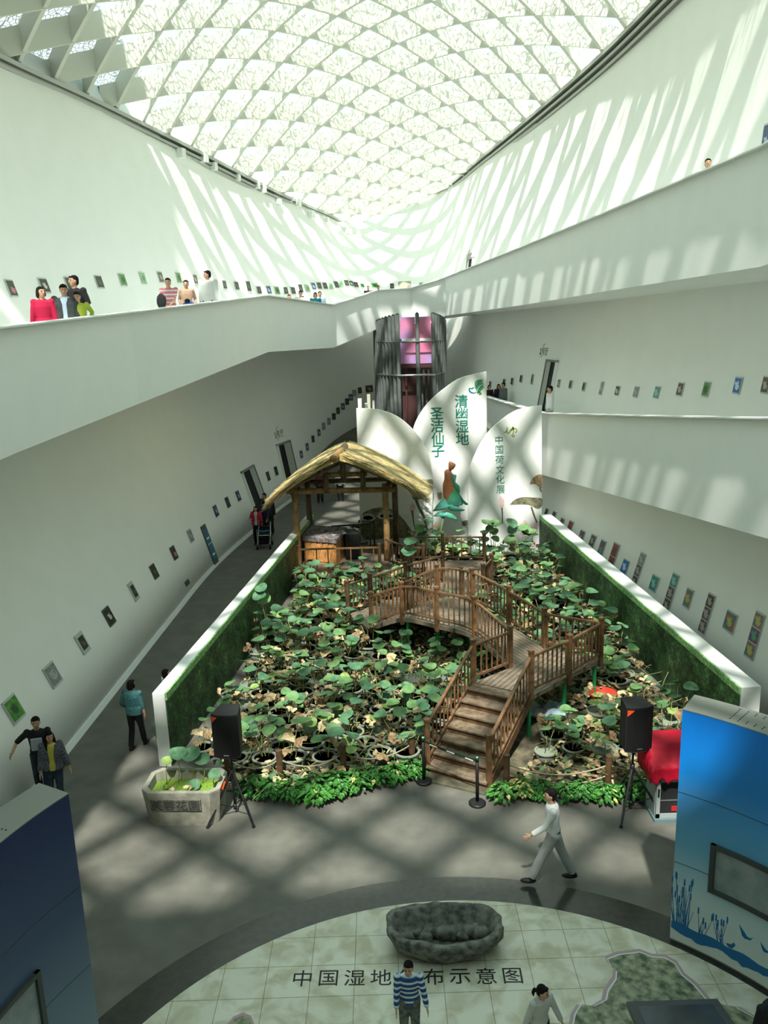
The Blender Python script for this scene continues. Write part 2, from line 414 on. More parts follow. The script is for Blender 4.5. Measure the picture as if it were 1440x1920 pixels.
# ================================================================== GALLERIES
def gallery(name, pts, thick=.22, parap=lambda y: 1.0, mat_=None, closed_wall=True):
    """pts: (x, y, ztop, zbottom, outward dir)"""
    mb = MB(); vs = []; fs = []; info = []
    n = len(pts)
    for i, (x, y, zt, zb) in enumerate(pts):
        a = Vector(pts[max(i - 1, 0)][:2]); b = Vector(pts[min(i + 1, n - 1)][:2]); d = (b - a).normalized(); o = Vector((-d.y, d.x, 0))
        p = Vector((x, y, 0))
        zf = zt - parap(y)
        def wp(z):
            h = wall_out((x, y, z), o)
            return (Vector((h.x, h.y, z)) + o * .12) if h else Vector((x, y, z)) + o * 3
        wf = wp(zf); wb = wp(zb)
        vs += [p + Vector((0, 0, zt)), p + Vector((0, 0, zb)), wb, wf, p + o * thick + Vector((0, 0, zf)), p + o * thick + Vector((0, 0, zt))]
    for i in range(n - 1):
        for k in range(6):
            a = i * 6 + k; b = i * 6 + (k + 1) % 6; fs.append((a, b, b + 6, a + 6))
    fs.append(tuple(range(6))); fs.append(tuple(range(n * 6 - 6, n * 6)))
    mb.add(vs, fs); o = mb.build(name, mat_ or M['parapet']); tag(o, kind='structure'); return o
def gpts(L, sub=1):
    out = []
    for x, yt, yb, Y in L:
        a = aty(x, yt, Y); b = aty(x, yb, Y); out.append((a.x, a.y, a.z, b.z))
    return out
UP = gpts([(0, 615, 850, 14), (245, 586, 757, 20.2), (497, 555, 660, 30.5), (622, 572, 652, 41), (705, 545, 617, 45), (770, 541, 606, 46.6), (835, 522, 592, 45.5), (980, 465, 572, 33), (1140, 400, 546, 24.3), (1440, 275, 500, 15.8)])
a0 = UP[0]; b0 = UP[1]; kx = (a0[0] - b0[0]) / (a0[1] - b0[1]); kz = (a0[2] - b0[2]) / (a0[1] - b0[1])
UP.insert(0, (a0[0] + kx * -8, 6.0, a0[2] + kz * -8, a0[3] + kz * -8))
UP.append((7.2, 6.0, UP[-1][2] + .9, UP[-1][3] + .9))
PAR_U = lambda y: 1.0 + (0.3 * min(1, max(0, (y - 30) / 8)))
PAR_R = lambda y: 1.3
UPG = gallery('wall_gallery_upper', UP, parap=PAR_U)
cap = MB()
for p, q in zip(UP, UP[1:]): cap.bar((p[0], p[1], p[2] + .012), (q[0], q[1], q[2] + .012), .30, .03)
tag(cap.build('trim_3', M['white']), kind='structure')
MID = gpts([(912, 743, 800, 41), (950, 755, 830, 36.5), (1017, 775, 890, 30.9), (1230, 781, 948, 20.3), (1440, 785, 1005, 15.2)])
MID.insert(0, (2.9, 45.0, MID[0][2] - .6, MID[0][3] - .3)); MID.append((7.4, 6.0, MID[-1][2] + 1.1, MID[-1][3] + 1.1))
gallery('wall_gallery_middle', MID)
cap = MB()
for p, q in zip(MID, MID[1:]): cap.bar((p[0], p[1], p[2] + .012), (q[0], q[1], q[2] + .012), .30, .03)
tag(cap.build('trim_4', M['white']), kind='structure')
# ramp at the back left rising to the middle gallery
rp = MB(); rv = [(-6.0, 41.5, 0), (-0.8, 41.5, 0), (0.0, 50.5, 3.1), (-3.6, 50.5, 3.1), (-6.0, 41.5, -.2), (-0.8, 41.5, -.2), (0.0, 50.5, -.2), (-3.6, 50.5, -.2)]
rp.add(rv, [(0, 1, 2, 3), (4, 7, 6, 5), (0, 4, 5, 1), (1, 5, 6, 2), (2, 6, 7, 3), (3, 7, 4, 0)])
tag(rp.build('floor_ramp', M['floor']), kind='structure')
# ================================================================== FLOOR MEDALLION
CC = Vector((0.8, 6.2, 0)); RI = 5.15; RO = 5.72
def disc(r0, r1, z0, z1, seg=128):
    mb = MB(); vs = []; fs = []
    for k in range(seg):
        a = 2 * math.pi * k / seg; c, s = math.cos(a), math.sin(a)
        vs += [CC + Vector((r0 * c, r0 * s, z0)), CC + Vector((r0 * c, r0 * s, z1)), CC + Vector((r1 * c, r1 * s, z1)), CC + Vector((r1 * c, r1 * s, z0))]
    for k in range(seg):
        for j in range(4):
            a = k * 4 + j; b = k * 4 + (j + 1) % 4; a2 = ((k + 1) % seg) * 4 + j; b2 = ((k + 1) % seg) * 4 + (j + 1) % 4
            fs.append((a, b, b2, a2))
    mb.add(vs, fs); return mb
tag(disc(RI - .02, RO, 0.0, .004).build('floor_ring', M['ring']), kind='structure')
def tile_mat():
    m = bpy.data.materials.new('marble_tiles'); m.use_nodes = True; n = m.node_tree.nodes; l = m.node_tree.links; p = n['Principled BSDF']
    t = n.new('ShaderNodeTexCoord'); z = n.new('ShaderNodeTexNoise'); z.inputs['Scale'].default_value = 3.0; z.inputs['Detail'].default_value = 9; z.inputs['Distortion'].default_value = .6
    r = n.new('ShaderNodeValToRGB'); r.color_ramp.elements[0].color = (0.50, 0.465, 0.33, 1); r.color_ramp.elements[1].color = (0.70, 0.69, 0.58, 1)
    r.color_ramp.elements[0].position = .36; r.color_ramp.elements[1].position = .58
    b = n.new('ShaderNodeTexBrick'); b.offset = 0; b.inputs['Scale'].default_value = 1; b.inputs['Mortar Size'].default_value = .006
    b.inputs['Brick Width'].default_value = .62; b.inputs['Row Height'].default_value = .56; b.inputs['Color1'].default_value = (1, 1, 1, 1)
    b.inputs['Color2'].default_value = (.93, .93, .92, 1); b.inputs['Mortar'].default_value = (.45, .43, .35, 1)
    mx = n.new('ShaderNodeMixRGB'); mx.blend_type = 'MULTIPLY'; mx.inputs[0].default_value = 1
    l.new(t.outputs['Object'], z.inputs['Vector']); l.new(t.outputs['Object'], b.inputs['Vector']); l.new(z.outputs['Fac'], r.inputs[0])
    l.new(r.outputs[0], mx.inputs[1]); l.new(b.outputs['Color'], mx.inputs[2]); l.new(mx.outputs[0], p.inputs['Base Color'])
    p.inputs['Roughness'].default_value = .35
    return m
tag(disc(0.01, RI, 0.0, .006).build('floor_medallion', tile_mat()), kind='structure')
tx = MB(); c0 = atz(567, 1835); c1 = atz(961, 1830)
xa = (c1 - c0).normalized()
for k, ch in enumerate('中国湿地分布示意图'):
    put_text(tx, ch, .315, lerp(c0, c1, k / 8) + Vector((0, 0, .0072)), xa, Vector((-xa.y, xa.x, 0)), extrude=.0008, offset=.001)
o = tx.build('floor_lettering', M['black']); recenter(o); tag(o, 'black chinese characters inlaid in the pale tiled circle below the stone trough', 'lettering')
# map inlay
mp_ = mat('map_print', (0.05, 0.09, 0.055), .4, noise_c=(0.36, 0.36, 0.24), scale=8, detail=10)
pk = mat('map_border', (0.42, 0.30, 0.33), .5); wl = mat('map_line', (0.72, 0.70, 0.68), .5)
MAP = [(1140, 1800), (1160, 1792), (1200, 1787), (1222, 1796), (1245, 1797), (1265, 1808), (1278, 1830), (1300, 1848), (1325, 1878), (1345, 1884), (1378, 1889), (1400, 1902), (1425, 1915),
       (1440, 1960), (1400, 2050), (1300, 2090), (1150, 2090), (1040, 2030), (1060, 1960), (1076, 1920), (1080, 1902), (1091, 1884), (1115, 1888), (1138, 1876), (1142, 1858), (1156, 1838), (1157, 1822), (1146, 1813)]
def mappoly(P, d, z, m, name, par):
    W = [atz(x, y) for x, y in P]; c = sum(W, Vector()) / len(W)
    W = [c + (p - c) * (1 + d / max(.3, (p - c).length)) for p in W]; mb = MB(); mb.prism([(p.x, p.y) for p in W], .004, z)
    return mb.build(name, m, par)
mr = empty('floor_map', atz(1220, 1900), 'green country map with a pink border laid in the pale tiled circle, bottom right', 'floor map')
mappoly(MAP, .075, .0075, pk, 'map_edge', mr); mappoly(MAP, .02, .0085, wl, 'coast_line', mr); mappoly(MAP, 0, .0095, mp_, 'map_field', mr)
mr = empty('floor_map', atz(455, 1930), 'small pink-edged tip of the floor map at the bottom left of the tiled circle', 'floor map')
M2 = [(440, 1912), (455, 1905), (468, 1910), (480, 1940), (500, 1960), (430, 1970), (400, 1960)]
mappoly(M2, .06, .0075, pk, 'map_edge', mr); mappoly(M2, 0, .0085, mp_, 'map_field', mr)
# ================================================================== HEDGE WALLS
def foliage_mat():
    m = bpy.data.materials.new('printed_foliage'); m.use_nodes = True; n = m.node_tree.nodes; l = m.node_tree.links; p = n['Principled BSDF']
    t = n.new('ShaderNodeTexCoord'); z = n.new('ShaderNodeTexNoise'); z.inputs['Scale'].default_value = 2.2; z.inputs['Detail'].default_value = 10; z.inputs['Roughness'].default_value = .8
    v = n.new('ShaderNodeTexVoronoi'); v.inputs['Scale'].default_value = 16
    r = n.new('ShaderNodeValToRGB'); e = r.color_ramp.elements; e[0].color = (0.006, 0.016, 0.008, 1); e[0].position = .44; e[1].color = (0.035, 0.105, 0.03, 1); e[1].position = .60
    x = e.new(.70); x.color = (0.12, 0.26, 0.09, 1); x = e.new(.76); x.color = (0.36, 0.28, 0.22, 1)
    a = n.new('ShaderNodeMath'); a.operation = 'MULTIPLY_ADD'; a.inputs[1].default_value = .22; 
    l.new(t.outputs['Object'], z.inputs['Vector']); l.new(t.outputs['Object'], v.inputs['Vector'])
    l.new(v.outputs['Distance'], a.inputs[0]); l.new(z.outputs['Fac'], a.inputs[2]); 
    a2 = n.new('ShaderNodeMath'); a2.operation = 'SUBTRACT'; a2.inputs[1].default_value = .07; l.new(a.outputs[0], a2.inputs[0])
    l.new(a2.outputs[0], r.inputs[0]); l.new(r.outputs[0], p.inputs['Base Color']); p.inputs['Roughness'].default_value = .6; return m
M['print'] = foliage_mat()
M['printedge'] = mat('bright_printed_grass', (0.10, 0.28, 0.07), .6, noise_c=(0.34, 0.55, 0.26), scale=14)
def hedge_wall(a, b, th, label, side):
    a = Vector(a); b = Vector(b); d = (b - a).normalized(); n = Vector((-d.y, d.x, 0)) * side; h = 1.65
    r = empty('display_wall', (a.x, a.y, 0), label, 'wall', 'green printed walls of the lotus bed')
    mb = MB(); mb.slab([a, b, b + Vector((0, 0, h)), a + Vector((0, 0, h))], n * -th); mb.build('white_core', M['white'], r)
    mb = MB(); p = a + d * .03; q = b
    mb.slab([p, q, q + Vector((0, 0, h - .16)), p + Vector((0, 0, h - .16))], n * .03); mb.build('printed_panel', M['print'], r)
    mb = MB(); mb.slab([p + Vector((0, 0, h - .16)), q + Vector((0, 0, h - .16)), q + Vector((0, 0, h - .01)), p + Vector((0, 0, h - .01))], n * .035); mb.build('grass_print_strip', M['printedge'], r)
    return r
HL0 = (-4.62, 15.72, 0); HL1 = (-2.75, 31.35, 0); HR0 = (6.98, 15.15, 0); HR1 = (5.86, 30.2, 0)
hedge_wall(HL0, HL1, .26, 'long white wall printed with green foliage, left side of the lotus bed', -1)
hedge_wall(HR0, HR1, .40, 'long white wall printed with green foliage, right side of the lotus bed', 1)
BED = [(-3.6, 14.95), (-3.3, 14.7), (-1.8, 14.45), (0.4, 14.95), (1.9, 14.2), (4.3, 14.0), (6.0, 14.2), (6.55, 15.2), (5.9, 31.3), (5.7, 33.2), (-2.7, 33.4), (-2.8, 31)]
soil = mat('bed_ground_sheet', (0.05, 0.046, 0.033), .8, noise_c=(0.16, 0.14, 0.09), scale=3.5, detail=9)
mb = MB(); mb.prism(BED, 0.0, .03); o = mb.build('ground_sheet', soil); recenter(o); tag(o, 'dark muddy ground sheet spread under the potted lotuses', 'ground sheet')
# ================================================================== TIMBER WALKWAY
Z3 = lambda p, z: Vector((p[0], p[1], z))
SB = Vector((1.25, 14.80, 0)); ST = Vector((2.44, 16.72, 1.05)); SD = (ST - SB); SD.z = 0; SL = SD.length; SD.normalize(); SP = Vector((SD.y, -SD.x, 0))
bridge = empty('footbridge', (2.5, 18, 0), 'brown timber footbridge with stairs, landing and curving railings crossing the lotus bed', 'footbridge')
HW = .68
for k in range(7):
    t0 = k / 7 * SL; t1 = (k + 1) / 7 * SL; z = 1.05 * (k + 1) / 7
    c = SB + SD * (t0 + t1) / 2; ang = math.atan2(SD.y, SD.x)
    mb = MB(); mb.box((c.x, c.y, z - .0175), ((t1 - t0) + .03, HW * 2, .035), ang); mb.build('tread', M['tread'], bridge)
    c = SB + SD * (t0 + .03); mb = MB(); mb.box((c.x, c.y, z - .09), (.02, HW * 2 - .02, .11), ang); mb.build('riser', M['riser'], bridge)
mb = MB()
A_ = Vector((1.86, 17.07, 0)); TR = Vector((3.02, 16.30, 0)); D_ = Vector((4.98, 18.15, 0)); C_ = Vector((3.80, 18.90, 0)); B_ = Vector((2.80, 17.80, 0))
mb.prism([A_, TR, D_, C_, B_], .95, 1.05); mb.build('landing_deck', M['deck2'], bridge)
INN = catmull([(2.80, 17.80, 1.05), (2.14, 19.30, 1.27), (1.27, 20.05, 1.30), (0.40, 21.10, 1.12), (-.45, 21.75, .65)], 6)
OUT = catmull([(3.80, 18.90, 1.05), (3.10, 20.0, 1.27), (2.34, 21.55, 1.30), (1.46, 22.6, 1.12), (0.5, 22.85, .65)], 6)
mb = MB(); vs = []; fs = []
for p, q in zip(INN, OUT): vs += [Vector(p), Vector(q), Vector(q) - Vector((0, 0, .12)), Vector(p) - Vector((0, 0, .12))]
for i in range(len(INN) - 1):
    for k in range(4): a = i * 4 + k; b = i * 4 + (k + 1) % 4; fs.append((a, b, b + 4, a + 4))
fs.append((0, 1, 2, 3)); mb.add(vs, fs); mb.build('arched_deck', M['deck'], bridge)
mb = MB(); mb.prism([(-.52, 21.7), (1.62, 23.7), (1.95, 25.8), (-1.15, 22.95)], .5, .6); mb.build('slanting_deck', M['deck2'], bridge)
mb = MB(); mb.prism([(1.5, 25.4), (1.62, 23.7), (3.0, 24.45), (3.45, 25.2), (3.55, 28.35), (.25, 28.5), (.25, 27.2), (1.35, 27.05)], .42, .5); mb.build('rear_deck', M['deck'], bridge)
def railing(par, pts, posts, hp=1.0, hr=.88, dark=False, bot=.14, dens=.155, seglen=None):
    """pts: dense polyline on the deck; posts: indices with a post"""
    P = [Vector(p) for p in pts]; rm = M['raildark'] if dark else M['rail']
    for i in posts:
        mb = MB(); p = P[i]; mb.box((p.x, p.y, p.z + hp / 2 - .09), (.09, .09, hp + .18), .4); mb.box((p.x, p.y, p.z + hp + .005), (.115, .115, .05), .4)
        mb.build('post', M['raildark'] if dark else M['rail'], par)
    mb = MB()
    for a, b in zip(P, P[1:]): mb.bar(a + Vector((0, 0, hr)), b + Vector((0, 0, hr)), .065, .05)
    mb.build('handrail', rm, par)
    mb = MB()
    for a, b in zip(P, P[1:]): mb.bar(a + Vector((0, 0, bot)), b + Vector((0, 0, bot)), .045, .05)
    mb.build('bottom_rail', rm, par)
    # balusters spaced along the polyline
    tot = [0]
    for a, b in zip(P, P[1:]): tot.append(tot[-1] + (b - a).length)
    n = max(1, int(tot[-1] / dens)); mb = MB()
    for k in range(n):
        s = (k + .5) / n * tot[-1]; i = max(j for j in range(len(tot)) if tot[j] <= s + 1e-9); i = min(i, len(P) - 2)
        p = P[i].lerp(P[i + 1], (s - tot[i]) / max(1e-6, tot[i + 1] - tot[i]))
        mb.bar(p + Vector((0, 0, bot)), p + Vector((0, 0, hr)), .036, .036, up=(1, 0, 0))
    mb.build('baluster_row', rm, par)
z_ = lambda v, z: Vector((v.x, v.y, z))
up_ = lambda p, z: (p[0], p[1], z)
# stair railings
for s_, nm in ((-1, 'l'), (1, 'r')):
    a = SB + SP * HW * s_ + SD * .10; b = ST + SP * HW * s_ - SD * 0.0
    a = z_(a, .12); b = z_(b, 1.05)
    railing(bridge, [a, b], [0], bot=.12, dens=.17)
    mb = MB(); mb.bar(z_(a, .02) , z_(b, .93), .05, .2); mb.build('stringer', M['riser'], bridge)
aL = z_(ST - SP * HW, 1.05)
railing(bridge, [aL, z_(B_, 1.05)], [0, 1]); railing(bridge, [z_(ST + SP * HW, 1.05), Vector((4.02, 17.18, 1.05)), z_(D_, 1.05)], [0, 1, 2])
railing(bridge, [z_(D_, 1.05), z_(C_, 1.05)], [1])
railing(bridge, INN, [6, 12, 18, 24]); railing(bridge, OUT, [6, 12, 18, 24])
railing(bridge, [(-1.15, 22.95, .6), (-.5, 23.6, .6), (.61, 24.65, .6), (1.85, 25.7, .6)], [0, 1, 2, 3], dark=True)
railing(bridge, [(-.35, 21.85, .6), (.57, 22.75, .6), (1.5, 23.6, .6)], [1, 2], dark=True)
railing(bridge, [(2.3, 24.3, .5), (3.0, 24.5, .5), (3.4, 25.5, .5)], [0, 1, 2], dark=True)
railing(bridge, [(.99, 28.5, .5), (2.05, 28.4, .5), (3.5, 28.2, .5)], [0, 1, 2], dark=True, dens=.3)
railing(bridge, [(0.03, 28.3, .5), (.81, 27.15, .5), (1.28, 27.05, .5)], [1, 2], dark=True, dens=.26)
gp = mat('green_post', (0.02, 0.30, 0.10), .4)
for p in [(3.0, 16.45), (3.95, 17.3), (4.85, 18.15), (1.3, 20.2), (.55, 21.1), (2.1, 19.5), (3.7, 18.8), (2.2, 21.4), (-.3, 22.2), (1.7, 24.6), (2.7, 26.5), (3.2, 28)]:
    zt = .95 if p[1] < 19 else (1.15 if p[1] < 21.6 else .5)
    mb = MB(); mb.tube([(p[0], p[1], 0.02), (p[0], p[1], zt)], .045, 10); mb.build('support_pole', gp, bridge)
# ================================================================== PAVILION
pav = empty('thatched_pavilion', (-1.4, 29.5, 0), 'small log pavilion with a straw thatched roof at the back left of the lotus bed', 'pavilion')
mb = MB(); mb.prism([(-3.15, 27.25), (.25, 27.2), (.45, 30.9), (-2.75, 30.9)], .38, .5); mb.build('floor_deck', M['deck2'], pav)
PO = {'FL': (-3.12, 28.5), 'FR': (.06, 28.7), 'BL': (-2.85, 30.6), 'BR': (.42, 30.7)}
for k, (x, y) in PO.items():
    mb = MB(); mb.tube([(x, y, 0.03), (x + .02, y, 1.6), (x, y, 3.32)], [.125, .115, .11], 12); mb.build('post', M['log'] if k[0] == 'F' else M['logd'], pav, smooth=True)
def log(a, b, r, m='log', name='beam'):
    mb = MB(); mb.tube([a, Vector(a).lerp(Vector(b), .5), b], [r, r * 1.03, r * .97], 10); return mb.build(name, M[m], pav, smooth=True)
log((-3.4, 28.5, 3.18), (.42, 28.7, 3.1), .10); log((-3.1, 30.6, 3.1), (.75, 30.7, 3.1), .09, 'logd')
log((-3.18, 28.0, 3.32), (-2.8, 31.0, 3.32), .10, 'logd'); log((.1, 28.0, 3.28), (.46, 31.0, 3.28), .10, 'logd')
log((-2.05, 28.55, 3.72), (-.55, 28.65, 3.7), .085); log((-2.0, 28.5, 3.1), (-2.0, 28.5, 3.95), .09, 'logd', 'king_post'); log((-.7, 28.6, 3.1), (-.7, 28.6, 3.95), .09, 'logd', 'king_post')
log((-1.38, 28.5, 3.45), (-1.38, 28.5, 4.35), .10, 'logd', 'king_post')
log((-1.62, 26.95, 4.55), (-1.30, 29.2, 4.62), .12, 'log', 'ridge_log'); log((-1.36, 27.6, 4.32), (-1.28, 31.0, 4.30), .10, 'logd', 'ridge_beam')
for s in (-1, 1):
    for y in (28.0, 29.0, 30.0, 30.9):
        log((-1.33, y, 4.28), (-1.33 + s * 2.05 + (.15 if s > 0 else 0), y, 3.30), .05, 'logd', 'rafter')
straw = mat('straw', (0.42, 0.30, 0.11), .8, noise_c=(0.66, 0.52, 0.24), scale=6); straw2 = mat('grey_straw', (0.30, 0.22, 0.10), .85, noise_c=(0.5, 0.40, 0.20), scale=8)
straw3 = mat('light_straw', (0.78, 0.66, 0.36), .8)
random.seed(4)
def thatch(side):
    mb = MB()
    def P(u, v, off=0):       # u along ridge, v from ridge to eave
        y0 = lerp(27.45, 31.2, u); xr = lerp(-1.42, -1.28, u); span = 2.45 if side > 0 else 2.18
        x = xr + side * span * v; z = 4.55 - .9 * v ** 1.35 - .35 * v - .12 * u + off
        y = y0 + (.25 * v if u < .5 else -.1 * v); return Vector((x, y, z))
    nu, nv = 14, 10; vs = []; fs = []
    for j in range(nv + 1):
        for i in range(nu + 1):
            v = j / nv; vs.append(P(i / nu, v, .05 + .04 * noise.noise(Vector((i * .7, j * .6, side)))))
    n0 = len(vs)
    for j in range(nv + 1):
        for i in range(nu + 1): vs.append(P(i / nu, j / nv, -.16))
    W = nu + 1
    for j in range(nv):
        for i in range(nu):
            a = j * W + i; fs += [(a, a + 1, a + W + 1, a + W), (a + n0, a + W + n0, a + W + 1 + n0, a + 1 + n0)]
    for i in range(nu): fs += [(i, i + n0, i + 1 + n0, i + 1), (nv * W + i, nv * W + i + 1, nv * W + i + 1 + n0, nv * W + i + n0)]
    for j in range(nv): fs += [(j * W, (j + 1) * W, (j + 1) * W + n0, j * W + n0), (j * W + nu, j * W + nu + n0, (j + 1) * W + nu + n0, (j + 1) * W + nu)]
    mb.add(vs, fs, 0)
    for k in range(4600):
        u = random.random(); v = random.random() ** .8; L = .14 + random.random() * .2; dv = L
        if random.random() < .22: u = random.random() * .03; 
        a = P(u, v, .08 + random.random() * .06 + (-.14 * random.random() if u < .03 or v > .9 else 0)); b = P(u + random.uniform(-.035, .035), v + dv * .9, 0.03 + random.random() * .13)
        if u < .03: b += Vector((0, -random.random() * .22, -.12 * random.random()))
        if v + dv > 1: b.z -= .26 * random.random()
        w = random.uniform(.010, .022); mb.add([a + Vector((0, w, 0)), a - Vector((0, w, 0)), b, b + Vector((0, w, .004))], [(0, 1, 2, 3)], random.choices((0, 1, 2), (4, 3, 3))[0])
    return mb.build('thatch_slope', [straw, straw2, straw3], pav)
thatch(-1); thatch(1)
railing(pav, [(-2.95, 27.35, .5), (-2.2, 27.35, .5), (-.2, 27.3, .5)], [0, 2], dark=False, dens=.36)
railing(pav, [(.5, 29.0, .5), (.5, 30.6, .5)], [], dark=True, dens=.2)
# counter under the pavilion
ct = empty('wooden_counter', (-2.3, 29.1, .5), 'orange pine counter with a grey floral cloth on top, inside the thatched pavilion', 'counter')
cq = [Vector((-2.9, 28.85, 0)), Vector((-1.75, 28.35, 0)), Vector((-1.45, 29.35, 0)), Vector((-2.65, 29.75, 0))]
mb = MB(); mb.slab([z_(p, .5) for p in cq], (0, 0, .95)); mb.build('body', M['pine'], ct)
d_ = (cq[1] - cq[0]).normalized(); nn = Vector((d_.y, -d_.x, 0)); mb = MB()
for k in range(5):
    p = cq[0] + d_ * (.06 + k * .235); mb.slab([z_(p, .56), z_(p + d_ * .2, .56), z_(p + d_ * .2, 1.4), z_(p, 1.4)], nn * .02)
    mb.bar(z_(p + nn * .03, .6), z_(p + d_ * .2 + nn * .03, 1.36), .02, .025)
mb.build('panelling', M['pine'], ct)
cc_ = sum(cq, Vector()) / 4; clm = mat('floral_cloth', (0.06, 0.055, 0.055), .9, noise_c=(0.25, 0.22, 0.22), scale=9)
mb = MB(); mb.slab([z_(cc_ + (p - cc_) * 1.12, 1.3 if i < 2 else 1.45) for i, p in enumerate(cq)], (0, 0, .16)); mb.build('cloth_cover', clm, ct)
mb = MB(); mb.box((-1.25, 29.3, 1.0), (.5, .8, .9), .2); mb.build('side_cupboard', M['black'], ct)
mb = MB(); mb.bar((-1.9, 28.75, 1.5), (-1.4, 28.95, 1.52), .2, .02); mb.build('white_board', M['white'], ct)
tb = empty('metal_stand', (-1.2, 30.2, .5), 'black square metal frame stand at the rear of the pavilion deck', 'stand')
for nm, a, b in (('crossbar', (-2.0, 30.0, 1.5), (-.55, 30.2, 1.5)), ('crossbar', (-.55, 30.2, 1.5), (-.4, 30.7, 1.5)), ('leg', (-.55, 30.2, .5), (-.55, 30.2, 1.5)), ('leg', (-.4, 30.7, .5), (-.4, 30.7, 1.5)), ('leg', (-2.0, 30.0, .5), (-2.0, 30.0, 1.5))):
    mb = MB(); mb.bar(a, b, .06, .06); mb.build(nm, M['blackm'], tb)
# ================================================================== PETAL SCREENS
petal_w = mat('petal_board', (0.80, 0.81, 0.80), .5, noise_c=(0.86, 0.87, 0.86), scale=1.4)
sepia = mat('sepia_leaf_print', (0.10, 0.09, 0.05), .6, noise_c=(0.30, 0.29, 0.19), scale=5, detail=8); stemp = mat('stem_print', (0.08, 0.06, 0.04), .6, noise_c=(0.2, 0.16, 0.12), scale=20)
pinkp = mat('pink_flower_print', (0.75, 0.42, 0.46), .6, noise_c=(0.85, 0.75, 0.72), scale=4); whitep = mat('pale_flower_print', (0.78, 0.80, 0.78), .6, noise_c=(0.6, 0.65, 0.6), scale=3)
teal = mat('teal_lettering', (0.0, 0.21, 0.155), .5); olive = mat('olive_mark', (0.35, 0.42, 0.08), .5); blueg = mat('blue_green_mark', (0.0, 0.20, 0.26), .5); grn = mat('green_mark', (0.10, 0.34, 0.08), .5)
def board(name_label, poly, Y, th=.14):
    W = [aty(x, y, Y) for x, y in poly]
    for p in W:
        if p.z < .7: p.z = 0.02
    r = empty('petal_screen', (sum(p.x for p in W) / len(W), Y, 0), name_label, 'screen')
    mb = MB(); mb.slab(W, (0, th, 0)); mb.build('board', petal_w, r); return r
def P3(x, y, Y, off=.006): p = aty(x, y, Y); p.y = Y - off; return p
def flatpoly(par, name, pts, Y, m, off=.006, th=.003):
    mb = MB(); mb.slab([P3(x, y, Y, off + th) for x, y in pts], (0, th, 0)); return mb.build(name, m, par)
def strokes(par, name, lines, Y, m, wpx=4, off=.006):
    for L in lines:
        mb = MB(); pts = catmull([(a[0], a[1], (a[2] if len(a) > 2 else wpx)) for a in L], 5)
        for a, b in zip(pts, pts[1:]):
            d = Vector((b[0] - a[0], b[1] - a[1], 0))
            if d.length < 1e-6: continue
            d.normalize(); n = Vector((-d.y, d.x, 0))
            q = [(a[0] + n.x * a[2] / 2, a[1] + n.y * a[2] / 2), (a[0] - n.x * a[2] / 2, a[1] - n.y * a[2] / 2), (b[0] - n.x * b[2] / 2, b[1] - n.y * b[2] / 2), (b[0] + n.x * b[2] / 2, b[1] + n.y * b[2] / 2)]
            mb.slab([P3(x, y, Y, off + .003) for x, y in q], (0, .003, 0))
        mb.build(name, m, par)
YL, YM, YR = 31.55, 31.85, 30.25
left = board('white curved petal screen with a big brown lotus leaf print, behind the thatched pavilion', catmull([(668, 766), (700, 767), (730, 774), (758, 790), (785, 818), (803, 850), (811, 890)], 4) + [(811, 1010), (676, 1010)], YL)
mid = board('tallest white petal screen with two green columns of chinese characters and a seated figure', [(770, 1010)] + catmull([(772, 830), (776, 800), (790, 772), (808, 750), (835, 727), (866, 708), (912, 697)], 4) + [(914, 1010)], YM)
right = board('white curved petal screen with one thin column of characters at the right of the group', [(878, 1018)] + catmull([(878, 930), (880, 885), (892, 850), (912, 815), (938, 790), (970, 769), (1016, 760)], 4) + [(1016, 1022)], YR)
# prints on the left screen
flatpoly(left, 'leaf_print', catmull([(766, 905), (775, 898), (800, 899), (811, 900), (811, 920), (800, 930), (780, 938), (772, 930), (766, 905)], 3), YL, sepia)
strokes(left, 'stem_print', [[(779, 932, 6), (785, 950, 5), (794, 968, 4), (800, 990, 4), (798, 1000, 4)], [(773, 957, 4), (775, 975, 2), (779, 1000, 2)]], YL, stemp)
flatpoly(left, 'bud_print', catmull([(773, 940), (779, 948), (777, 958), (769, 958), (770, 948), (773, 940)], 3), YL, pinkp)
flatpoly(left, 'dark_leaf_print', catmull([(680, 962), (700, 953), (725, 952), (745, 962), (765, 985), (772, 1005), (720, 1010), (680, 1008), (680, 962)], 3), YL, sepia)
mbp = MB()
for cx_, cy_, R0 in ((690, 975, 17), (724, 972, 20)):
    for a in range(7):
        t = R_(-160 + a * 23.3); tip = (cx_ + math.cos(t) * R0, cy_ + math.sin(t) * R0 * .8); n = (-math.sin(t) * R0 * .22, math.cos(t) * R0 * .22)
        m_ = ((cx_ + tip[0]) / 2, (cy_ + tip[1]) / 2)
        mbp.slab([P3(x, y, YL, .013) for x, y in ((cx_, cy_), (m_[0] + n[0], m_[1] + n[1]), tip, (m_[0] - n[0], m_[1] - n[1]))], (0, .003, 0))
mbp.build('flower_print', whitep, left)
flatpoly(left, 'pink_flower_print', catmull([(790, 1003), (790, 993), (797, 988), (805, 993), (808, 1004), (790, 1003)], 3), YL, pinkp)
